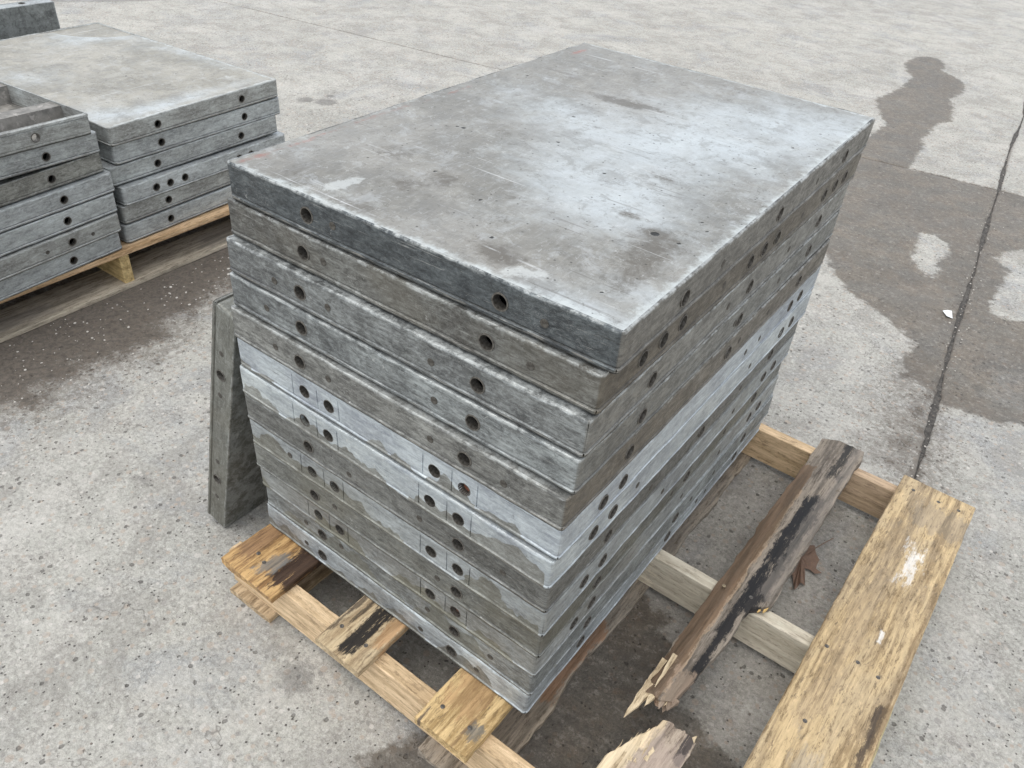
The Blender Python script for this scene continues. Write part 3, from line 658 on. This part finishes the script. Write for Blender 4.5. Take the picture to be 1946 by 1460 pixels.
def splinter(parent, x, y, z, L, w, h, dx, dz, mat, sd_):
    V = []; F = []; r = random.Random(sd_); n = 5
    for j in range(n+1):
        t = j/n; ww = w*(1-t)**.7*(1 if j < n else 0)+.0004; hh = h*(1-t)**.8+.0004
        cx = x + dx*t + r.uniform(-1, 1)*.0010; cz = z + dz*t + r.uniform(-1, 1)*.0006; cy = y + L*t
        V += [(cx-ww/2, cy, cz-hh/2), (cx+ww/2, cy, cz-hh/2), (cx+ww/2+r.uniform(-1,1)*.001, cy, cz+hh/2), (cx-ww/2, cy, cz+hh/2+r.uniform(-1,1)*.001)]
    for j in range(n):
        for k in range(4): F.append((j*4+k, j*4+(k+1) % 4, (j+1)*4+(k+1) % 4, (j+1)*4+k))
    F.append((3,2,1,0)); F.append(tuple(n*4+k for k in range(4)))
    mesh_obj('splinter', V, F, mat, parent)
# ------------------------------------------------------------------ wood
def wood(name, c1, c2, seed, masks=(), grain=1.0, rough=.75, speck=.3, age=.0, wobble=.03):
    """object space: x across, y along the grain, z up"""
    s = NT(name); o = s.coord(); p = s.mapping(o, loc=(seed*1.7, seed*2.3, seed*.9))
    wob = s.noise(s.mapping(p, sc=(1, .25, 1)), 9, 3, .5)
    v = s.n('ShaderNodeVectorMath'); v.operation = 'ADD'; s.l(p, v.inputs[0])
    cb = s.n('ShaderNodeCombineXYZ'); s.l(s.math('MULTIPLY', wob, wobble), cb.inputs[0]); s.l(s.math('MULTIPLY', wob, wobble*.5), cb.inputs[2]); s.l(cb.outputs[0], v.inputs[1])
    pv = v.outputs[0]
    g1 = s.noise(s.mapping(pv, sc=(1, .05, 1)), 75, 5, .65); g2 = s.noise(s.mapping(pv, sc=(1, .04, 1)), 260, 4, .7)
    b = s.noise(s.mapping(p, sc=(1, .35, 1)), 9, 5, .65, .5)
    c1 = tuple(c*.85 for c in c1)
    col = s.mix(s.step(g1, .38, .60), c1, c2)
    ln_ = s.noise(s.mapping(pv, sc=(1, .03, 1), loc=(3, 1, 2)), 120, 6, .8); col = s.mix(s.step(ln_, .57, .66, 0, .75*grain), col, (c1[0]*.35, c1[1]*.30, c1[2]*.26))
    col = s.mix(s.step(g2, .52, .75, 0, .5*grain), col, (c1[0]*.55, c1[1]*.5, c1[2]*.45))
    if age: col = s.mix(s.math('MULTIPLY', s.step(b, .42, .62), age), col, (.25,.235,.21))
    hf = s.noise(s.mapping(p, sc=(1, .22, 1)), 130, 8, .82, .2); col = s.mix(s.step(hf, .53, .62, 0, .45), col, (min(1,c2[0]*1.3), min(1,c2[1]*1.3), min(1,c2[2]*1.35))); col = s.mix(s.step(hf, .48, .39, 0, .65), col, (c1[0]*.38, c1[1]*.34, c1[2]*.31))
    if speck:
        sp = s.noise(s.mapping(p, sc=(1, .25, 1)), 190, 3, .7); col = s.mix(s.step(sp, .60, .66, 0, speck), col, (.10,.075,.05))
    xyz = s.sep(o)
    for (cx, hw, y0_, y1_, mc, soft, amt) in masks:
        dx = s.math('SUBTRACT', s.math('ABSOLUTE', s.math('SUBTRACT', xyz[0], cx)), hw)
        dy = s.math('MAXIMUM', s.math('SUBTRACT', y0_, xyz[1]), s.math('SUBTRACT', xyz[1], y1_))
        dd = s.math('MAXIMUM', dx, s.math('MULTIPLY', dy, .6))
        nz = s.math('ADD', s.math('MULTIPLY', s.math('SUBTRACT', s.noise(s.mapping(pv, sc=(1, .16, 1)), 55, 5, .72), .5), soft*4.2), s.math('MULTIPLY', s.math('SUBTRACT', s.noise(s.mapping(p, sc=(1, .5, 1)), 60, 8, .82), .5), soft*4.0))
        mk = s.step(s.math('ADD', dd, nz), soft*.35, -soft*.35)
        mcol = s.mix(s.step(g1, .35, .7), mc, (min(1, mc[0]*1.8+.002), min(1, mc[1]*1.7+.002), min(1, mc[2]*1.7+.002)))
        if mc[0] < .05: mk = s.math('MULTIPLY', mk, s.step(s.noise(s.mapping(pv, sc=(1, .10, 1), loc=(1, 5, 2)), 95, 8, .82), .60, .56, .12, 1.0))
        col = s.mix(s.math('MULTIPLY', mk, amt), col, mcol)
    h = s.math('ADD', s.math('MULTIPLY', g1, .8), s.math('MULTIPLY', g2, .6)); s.bump(h, .0028, .95)
    return s.fin(col, s.step(g1, .3, .7, rough-.12, rough+.1), 0.0, .4)

def board(name, w, L, h, mat, parent, loc, rz=0, seed=0, jag=.0015, ny=None, chamf=.0018, xl=None, xr=None, endjag=(.0015, .0015), wane=0, cup=0.0, xcols=7, keep=False):
    """plank along local y with sawn, slightly ragged edges"""
    ny = ny or max(8, int(L/.02)); V = []; F = []
    prof = []
    c = chamf
    top = [(c + (1-2*c/w)*w*k/(xcols-1)*1.0, h) for k in range(xcols)]
    prof = [(0, h-c)] + [(c+(w-2*c)*k/(xcols-1), h) for k in range(xcols)] + [(w, h-c), (w, c)] + [(c+(w-2*c)*k/(xcols-1), 0) for k in reversed(range(xcols))] + [(0, c)]
    m = len(prof)
    for j in range(ny+1):
        t = j/ny; y = L*t
        for k, (x, z) in enumerate(prof):
            fxx = x/w; a = xl(y) if xl else 0; b = xr(y) if xr else w
            xx = a + (b-a)*fxx; zz = z
            if wane and fxx < .42: zz = min(z, h*(.25+.75*(1-((.42-fxx)/.42)**1.6)))
            zz += cup*((fxx-.5)**2)
            yy = y
            if j == 0: yy -= endjag[0]*(mn.noise(Vector((x*140, seed, z*60)))+.3)*1.5
            if j == ny: yy += endjag[1]*(mn.noise(Vector((x*140, seed+5, z*60)))+.3)*1.5
            if fxx in (0, 1) or k in (1, xcols): xx += mn.noise(Vector((y*28, seed+fxx*9, z*20)))*jag*1.3 + mn.noise(Vector((y*120, seed+fxx*4, 0)))*jag*.6
            zz += mn.noise(Vector((xx*14, y*3, seed+z*10)))*jag*.5
            V.append((xx, yy, zz))
    for j in range(ny):
        for k in range(m): F.append((j*m+k, (j+1)*m+k, (j+1)*m+(k+1) % m, j*m+(k+1) % m))
    F.append(tuple(range(m))); F.append(tuple(ny*m+k for k in reversed(range(m))))
    o = mesh_obj(name, V, F, mat, parent); o.location = loc; o.rotation_euler = (0, 0, rz)
    return o
def nail(parent, wx, wy, z, r=.0042):
    b = bpy.data.objects.new('nail', disc_mesh('nail', .0038, .0004, M_nail)); C.objects.link(b)
    b.parent = parent; lx = Matrix.LocRotScale(parent.location, parent.rotation_euler, None).inverted() @ Vector((wx, wy, z))
    b.location = lx; b.rotation_euler = (PI/2, 0, rng.random()*6)

pal = empty('wooden_pallet', (0, 0, 0)); tag(pal, 'wooden pallet under the tall front stack, with a snapped board and a wide yellow board', 'pallet')
pine = (.60,.43,.25); pine2 = (.72,.54,.34)
mS = [wood('new_pine_a', pine, pine2, 1, grain=.4, speck=.15), wood('new_pine_b', (.78,.68,.51), (.85,.77,.61), 2, masks=[(.016, .03, .62, .95, (.20,.185,.155), .018, .4)], grain=.12, speck=.15), wood('new_pine_c', pine, (.68,.50,.31), 3, masks=[(.016, .03, .80, .96, (.18,.14,.12), .016, .4)], grain=.5, speck=.2)]
bh = .0135; th_ = .0165; sz0 = bh; sz1 = DECK - th_
for (yy, m, sd_, xa, xb) in ((-.0700, mS[0], 1, -.035, 1.035), (.4405, mS[1], 2, -.03, 1.035), (.9490, mS[2], 3, -.03, 1.035)):
    o = board('stringer', .0278, xb-xa, sz1-sz0-.001, m, pal, (xa, yy+.0278, sz0+.0005), rz=-PI/2, seed=sd_, jag=.0005, chamf=.0012)
# deck boards
mA = wood('stained_orange_board', (.30,.165,.065), (.58,.37,.16), 11, masks=[(.128, .034, .022, .9, (.022,.011,.008), .012, .95), (.02, .016, .03, .9, (.14,.08,.045), .012, .7), (.085, .018, .03, .075, (.13,.13,.12), .012, .8)], grain=1, speck=.5, rough=.5)
mB = wood('charred_pale_board', (.42,.30,.165), (.60,.47,.29), 12, masks=[(.056, .0165, .012, .9, (.007,.006,.006), .007, .97), (.005, .004, .02, .9, (.03,.02,.015), .005, .8), (.022, .0025, .05, .9, (.04,.03,.02), .004, .8), (.086, .014, .05, .9, (.28,.15,.06), .012, .6)], speck=.6, age=.2)
mC = wood('yellow_board', (.42,.28,.12), (.64,.46,.23), 13, masks=[(.045, .03, .045, .9, (.27,.16,.075), .02, .55), (.009, .003, -.01, .03, (.06,.05,.045), .003, .8), (.088, .010, .03, .05, (.10,.11,.11), .009, .7), (.075, .0012, .0, .9, (.15,.09,.04), .003, .6)], speck=.5)
mE = wood('wide_yellow_board', (.36,.255,.135), (.58,.435,.245), 14, masks=[(.10, .05, .96, 1.05, (.17,.15,.12), .02, .5), (.05, .018, .40, .95, (.23,.18,.12), .03, .35), (.138, .006, .35, .50, (.035,.025,.02), .006, .85), (.145, .004, .10, .80, (.15,.10,.05), .008, .5), (.07, .012, .02, .35, (.24,.22,.18), .02, .45), (.088, .012, .80, .89, (.62,.62,.60), .022, .6), (.092, .003, .62, .65, (.62,.62,.6), .006, .7)], speck=.6, age=.25, grain=1.0, wobble=.012)
dk = DECK - th_
bA = board('deck_board', .139, 1.095, th_, mA, pal, (-.018, -.0965, dk), rz=math.radians(-.2), seed=11, jag=.0022, endjag=(.003, .003))
bB = board('deck_board', .1005, 1.10, th_, mB, pal, (.2385, -.104, dk), rz=math.radians(-.5), seed=12, jag=.0018, endjag=(.002, .002))
bC = board('deck_board', .1045, 1.10, th_, mC, pal, (.4605, -.1025, dk), rz=math.radians(-.6), seed=13, jag=.0015, endjag=(.002, .002))
def exl(y): return .0 + (.004 if y < .33 else 0)
bE = board('deck_board', .152, 1.105, th_+.0005, mE, pal, (.8965, -.1055, dk), rz=math.radians(-.85), seed=14, jag=.0009, endjag=(.003, .003), xcols=9)
bE['label'] = 'wide yellow board with mould specks and a white smear'
bA['label'] = 'orange stained board with a black rotten right edge'; bB['label'] = 'narrow board with a black stripe'
# broken board: long rear piece with a rounded bark edge
mDm = [(.058, .0085, -.02, .60, (.008,.008,.009), .007, .97), (.070, .017, .24, .62, (.010,.010,.011), .011, .95), (.072, .013, .70, .95, (.012,.012,.012), .010, .9), (.032, .0045, .0, .62, (.34,.25,.16), .006, .65), (.016, .017, -.05, .72, (.11,.07,.04), .005, .8), (.088, .012, .30, .9, (.16,.145,.125), .012, .5), (.05, .02, -.1, .06, (.33,.25,.18), .015, .6)]
mD = wood('weathered_broken_board', (.15,.125,.10), (.29,.245,.195), 15, masks=mDm, speck=.6, grain=1.2)
mFr = wood('fresh_split_wood', (.50,.38,.235), (.68,.55,.365), 16, grain=.6, speck=.1)
def dl(y): return -.002 + .010*(y/.86)
def dr(y):
    if y < .260: return .052 + .022*min(1, y/.16) + .003*mn.noise(Vector((y*50, 1, 1)))
    if y < .285: return .074 + (.103-.074)*(y-.260)/.025
    return .103 + .003*mn.noise(Vector((y*18, 3, 1)))
bD = board('deck_board', .10, .835, .020, mD, pal, (.7130, .175, dk+.0003), rz=math.radians(-.4), seed=15, jag=.0028, xl=dl, xr=dr, endjag=(.012, .004), wane=1, ny=90, xcols=11)
bD['label'] = 'snapped dark board with a black streak'
mD2m = [(.012, .020, .10, .30, (.60,.48,.32), .006, .9), (.03, .012, .18, .30, (.58,.46,.30), .006, .8), (.085, .008, .20, .29, (.03,.025,.025), .004, .9), (.06, .03, .0, .22, (.26,.215,.18), .02, .6)]
mD2 = wood('broken_board_stub', (.28,.215,.165), (.46,.375,.29), 17, masks=mD2m, speck=.4)
def el2(y): return .0 + max(0, (y-.14))*.33
def er2(y): return .094 + .004*mn.noise(Vector((y*40, 5, 5)))
bD2 = board('deck_board', .094, .248, .018, mD2, pal, (.7195, -.105, dk), seed=17, jag=.003, xl=el2, xr=er2, endjag=(.003, .010), xcols=9, ny=40)
bD2.rotation_euler = (math.radians(-4.0), 0, math.radians(-2.2)); bD2.location = (.7215, -.105, dk+.0065)
for i in range(9):
    x = rng.uniform(.002, .09); splinter(bD2, x, max(.13, .238 if x > .045 else .14+x*2.6)-.02, rng.uniform(.004,.0165), .03+rng.random()*.022, rng.uniform(.0018,.0035), rng.uniform(.0015,.003), rng.uniform(-.002,.003), rng.uniform(-.001,.003), mFr, 400+i)
for i in range(7):
    x = rng.uniform(.002, .050); splinter(bD, x, .014, rng.uniform(.004,.017), -(.020+rng.random()*.030)*(1.3 if x < .03 else .6), rng.uniform(.0018,.0035), rng.uniform(.0015,.003), rng.uniform(-.002,.003), rng.uniform(-.001,.001), mFr, 440+i)
bD2['label'] = 'snapped off stub with splintered end'
# splinters at the break (board D grain runs to -y; its own frame starts at y = 0)
for i, (x, L, w, dx, dz, hgt) in enumerate([(.010, .066, .020, -.008, -.006, .011), (.022, .030, .016, -.002, .002, .013), (.036, .022, .016, .004, .003, .012), (.050, .014, .018, .001, .0, .013), (.050, .016, .010, .002, .002, .009)]):
    splinter(bD, x, .010, .011, -L-.010, w, hgt, dx, dz, mFr if i < 2 else mD, 100+i)
for i in range(2):
    x = .004 + i*.0110; splinter(bD, x, .055+rng.uniform(-.01,.03), .0185+rng.uniform(-.002,.001) - .006*(x < .012), -.055-rng.random()*.025, .009, .004, rng.uniform(-.003,.003), .001, mFr, 130+i)
for i, (x, L, w, dx, dz) in enumerate([(.054, .020, .018, -.004, .001), (.070, .024, .020, .0, .003), (.085, .030, .014, .003, .002), (.040, .05, .014, .010, .004), (.024, .055, .012, .010, .004)]):
    yb = .238 if x > .045 else .13+.0026*(x*1000-16)*.9
    splinter(bD2, x, yb, .010, L, w, .010, dx, dz, mFr if i > 1 else mD2, 160+i)
for i in range(4):
    x = .02 + i*.0095; splinter(bD2, x, .13+i*.02+rng.uniform(-.02,.02), .0165, .055+rng.random()*.03, .006, .004, rng.uniform(-.002,.004), .001, mFr, 190+i)
for i, x in enumerate((.077, .083, .090, .097)):
    splinter(bD, x, .289, .012, -.016-rng.random()*.012, .007, .010, rng.uniform(-.002,.002), -.003, wood('yellow_break', (.50,.30,.09), (.68,.46,.18), 18) if i == 0 else bpy.data.materials['yellow_break'], 220+i)
for b_, L in ((bA, [(0.026,-0.049),(0.050,-0.056)]), (bB, [(0.256,-0.061),(0.314,-0.062)]), (bC, [(0.484,-0.064),(0.539,-0.064)]), (bD, [(0.781,0.455)]), (bE, [(0.943,0.963),(0.996,0.962),(1.037,0.964),(0.928,0.446),(0.982,0.449),(1.019,0.442),(0.948,0.284)])):
    for x, y in L: nail(b_, x, y, DECK+.0006 + (.003 if b_ is bD else .0003))
# raised nail in the bark edge
V = []; F = []
for r_, z_ in ((.0012, -.01), (.0012, .006), (.0036, .0062), (.0036, .0078), (.0001, .0082)):
    for k in range(10): V.append((r_*math.cos(k*PI/5), r_*math.sin(k*PI/5), z_))
for e in range(4):
    for k in range(10): F.append((e*10+k, e*10+(k+1) % 10, (e+1)*10+(k+1) % 10, (e+1)*10+k))
o = mesh_obj('raised_nail', V, F, steel('brass_nail', (.30,.25,.17), .45), bD); o.location = (.016, .272, .012)
# bottom boards
mG1 = wood('ground_board_pale', (.36,.26,.15), (.55,.42,.27), 21, speck=.4); mG2 = wood('ground_board_grey', (.20,.165,.125), (.33,.275,.21), 22, masks=[(.10, .02, .20, .42, (.22,.11,.05), .01, .6)], speck=.6, age=.4); mG3 = wood('ground_board_green', (.36,.31,.18), (.50,.43,.25), 23)
board('bottom_board', .113, 1.07, bh, mG1, pal, (-.028, -.088, .0002), seed=21, jag=.0015)
def gr_(y):
    return .130 + .006*mn.noise(Vector((y*9, 2, 7))) + .004*mn.noise(Vector((y*45, 2, 7))) - .012*math.exp(-((y-.30)/.05)**2)
board('bottom_board', .13, 1.07, bh, mG2, pal, (.462, -.096, .0002), rz=math.radians(-.3), seed=22, jag=.003, xr=gr_, ny=120, endjag=(.006,.003))
board('bottom_board', .118, 1.07, bh, mG3, pal, (.952, -.09, .0002), seed=23)

# ------------------------------------------------------------------ rear pallet
pal2 = empty('wooden_pallet', (-1.142, .42, 0), (0, 0, math.radians(1.3))); tag(pal2, 'wooden pallet under the two background stacks, one stringer end showing', 'pallet')
mR1 = wood('rear_deck_wood', (.45,.29,.15), (.60,.42,.25), 31); mR2 = wood('rear_bottom_wood', (.33,.29,.225), (.47,.41,.32), 32, masks=[(.08, .03, .1, .4, (.16,.15,.13), .02, .5), (.08, .05, .9, 1.2, (.16,.15,.13), .02, .45)], speck=.3); mR3 = wood('rear_stringer_wood', (.46,.33,.14), (.60,.45,.22), 33, speck=.1)
for k in range(6):
    board('deck_board', .13, 1.24, th_, mR1, pal2, (-.13 - k*.20, -.62, dk), seed=31+k, jag=.001)
for k, dx in enumerate((0, -.55, -1.08)):
    board('bottom_board', .135, 1.24, bh, mR2, pal2, (-.135+.008+dx, -.62, .0002), seed=51+k, jag=.0015)
for k, yy in enumerate((-.60, .0, .585)):
    board('stringer', .030, 1.18, sz1-sz0-.001, mR3, pal2, (-1.185, yy+.015, sz0+.0005), rz=-PI/2, seed=61+k, jag=.0008)

# ------------------------------------------------------------------ small things
sL = NT('dry_leaf'); oL = sL.coord(); nL = sL.noise(oL, 60, 4, .6); cL = sL.mix(nL, (.12,.072,.05), (.20,.13,.095)); vd, vc = sL.voro(oL, 130, 'DISTANCE_TO_EDGE'); cL = sL.mix(sL.step(vd, .06, .0, 0, .35), cL, (.34,.20,.11)); sL.bump(nL, .002); M_leaf = sL.fin(cL, .6)
LF = [(0.809,0.773),(0.821,0.783),(0.827,0.771),(0.833,0.761),(0.844,0.75),(0.844,0.733),(0.849,0.712),(0.861,0.712),(0.849,0.705),(0.837,0.709),(0.827,0.706),(0.832,0.695),(0.836,0.681),(0.844,0.661),(0.834,0.658),(0.833,0.645),(0.831,0.63),(0.824,0.649),(0.814,0.67),(0.805,0.673),(0.790,0.668),(0.796,0.69),(0.785,0.70),(0.768,0.70),(0.776,0.715),(0.77,0.73),(0.760,0.742),(0.778,0.748),(0.782,0.765),(0.796,0.764)]
c0 = (.811, .728); V = [(c0[0], c0[1], .010)]; n = len(LF)
for ring in (.5, 1.0):
    for i, (x, y) in enumerate(LF):
        z = .005 + .003*abs(mn.noise(Vector((x*45, y*45, ring)))) + (.006*ring if i in (7, 14, 16, 23, 26) else 0)
        V.append((c0[0]+(x-c0[0])*ring, c0[1]+(y-c0[1])*ring, z))
F = [(0, 1+i, 1+(i+1) % n) for i in range(n)] + [(1+i, 1+n+i, 1+n+(i+1) % n, 1+(i+1) % n) for i in range(n)]
leaf = empty('fallen_leaf', (c0[0], c0[1], 0)); tag(leaf, 'dry brown maple leaf lying on the concrete between the pallet stringers', 'leaf')
V = [(a-c0[0], b-c0[1], c) for a, b, c in V]; F = [f[::-1] for f in F]
bl_ = mesh_obj('blade', V, F, M_leaf, leaf)
md = bl_.modifiers.new('thickness', 'SOLIDIFY'); md.thickness = .0005
cv = [(0, 0, .010), (.014, .040, .012), (.024, .066, .013), (.036, .092, .016)]
V = []; F = []
for p_ in cv:
    for k in range(6): V.append((p_[0]+.0011*math.cos(k*PI/3), p_[1], p_[2]+.0011*math.sin(k*PI/3)))
for j in range(3):
    for k in range(6): F.append((j*6+k, j*6+(k+1) % 6, (j+1)*6+(k+1) % 6, (j+1)*6+k))
mesh_obj('stem', V, F, M_leaf, leaf)
sP = NT('white_scrap'); nP = sP.noise(sP.coord(), 80, 3); M_pap = sP.fin(sP.mix(nP, (.72,.75,.76), (.82,.84,.85)), .6)
V = [(.795,2.066,.004),(.806,2.078,.006),(.819,2.087,.004),(.832,2.04,.003),(.814,2.034,.007),(.812,2.06,.010)]
V = V + [(a, b, c-.0008) for a, b, c in V]; F = [(5,1,0),(5,2,1),(5,3,2),(5,4,3),(5,0,4)]; F += [tuple(x+6 for x in f[::-1]) for f in F] + [(i, (i+1) % 5, (i+1) % 5+6, i+6) for i in range(5)]
tag(mesh_obj('paper_scrap', V, F, M_pap), 'small torn white scrap lying on wet concrete beside the cracked joint', 'scrap')

def rocks(name, pts, mat, kind='stuff'):
    V = []; F = []; t = (1+5**.5)/2
    ico = [(-1,t,0),(1,t,0),(-1,-t,0),(1,-t,0),(0,-1,t),(0,1,t),(0,-1,-t),(0,1,-t),(t,0,-1),(t,0,1),(-t,0,-1),(-t,0,1)]
    fc = [(0,11,5),(0,5,1),(0,1,7),(0,7,10),(0,10,11),(1,5,9),(5,11,4),(11,10,2),(10,7,6),(7,1,8),(3,9,4),(3,4,2),(3,2,6),(3,6,8),(3,8,9),(4,9,5),(2,4,11),(6,2,10),(8,6,7),(9,8,1)]
    for (x, y, r) in pts:
        b = len(V); a = rng.random()*6; sx, sy, sz = rng.uniform(.6, 1.3), rng.uniform(.6, 1.2), rng.uniform(.35, .7)
        for v in ico:
            q = [v[0]*sx*rng.uniform(.8, 1.15), v[1]*sy*rng.uniform(.8, 1.15), v[2]*sz]
            V.append((x + r*.52*(q[0]*math.cos(a)-q[1]*math.sin(a)), y + r*.52*(q[0]*math.sin(a)+q[1]*math.cos(a)), r*.3 + r*.52*q[2]))
        F += [tuple(b+i for i in f) for f in fc]
    return tag(mesh_obj(name, V, F, mat), kind=kind)
sW = NT('pale_grit'); M_grit = sW.fin(sW.mix(sW.noise(sW.coord(), 25, 2), (.30,.28,.25), (.72,.68,.62)), .8)
sK = NT('dark_grit'); M_dgrit = sK.fin(sK.mix(sK.noise(sK.coord(), 25, 2), (.06,.055,.05), (.24,.20,.17)), .85)
pts = []; pts2 = []
rg = random.Random(3)
for k in range(900):
    x = -1.12 + abs(rg.gauss(0, .16)); y = rg.uniform(-.25, .95)
    (pts if rg.random() < .22 else pts2).append((x, y, rg.uniform(.0012, .0030)))
for k in range(26): pts.append((-1.10+abs(rg.gauss(0, .16)), rg.uniform(-.05, .75), rg.uniform(.003, .0055)))
for k in range(420):
    t = rg.uniform(-2.6, .6); q = O2 + E2*t + E1*(rg.gauss(0, .02)); (pts if rg.random() < .35 else pts2).append((q[0], q[1], rg.uniform(.0012, .0032)))
for k in range(700):
    x, y = rg.uniform(-1.0, 1.3), rg.uniform(-.6, 2.6)
    (pts if rg.random() < .4 else pts2).append((x, y, rg.uniform(.0008, .0022)))
for k in range(60):
    x, y = rg.uniform(.45, .9), rg.uniform(-.1, .4); pts2.append((x, y, rg.uniform(.001, .003)))
tag(rocks('pale_gravel', pts, M_grit), 'pale grit scattered over the concrete', 'gravel')
tag(rocks('dark_gravel', pts2, M_dgrit), 'dark grit and crumbs scattered over the concrete', 'gravel')
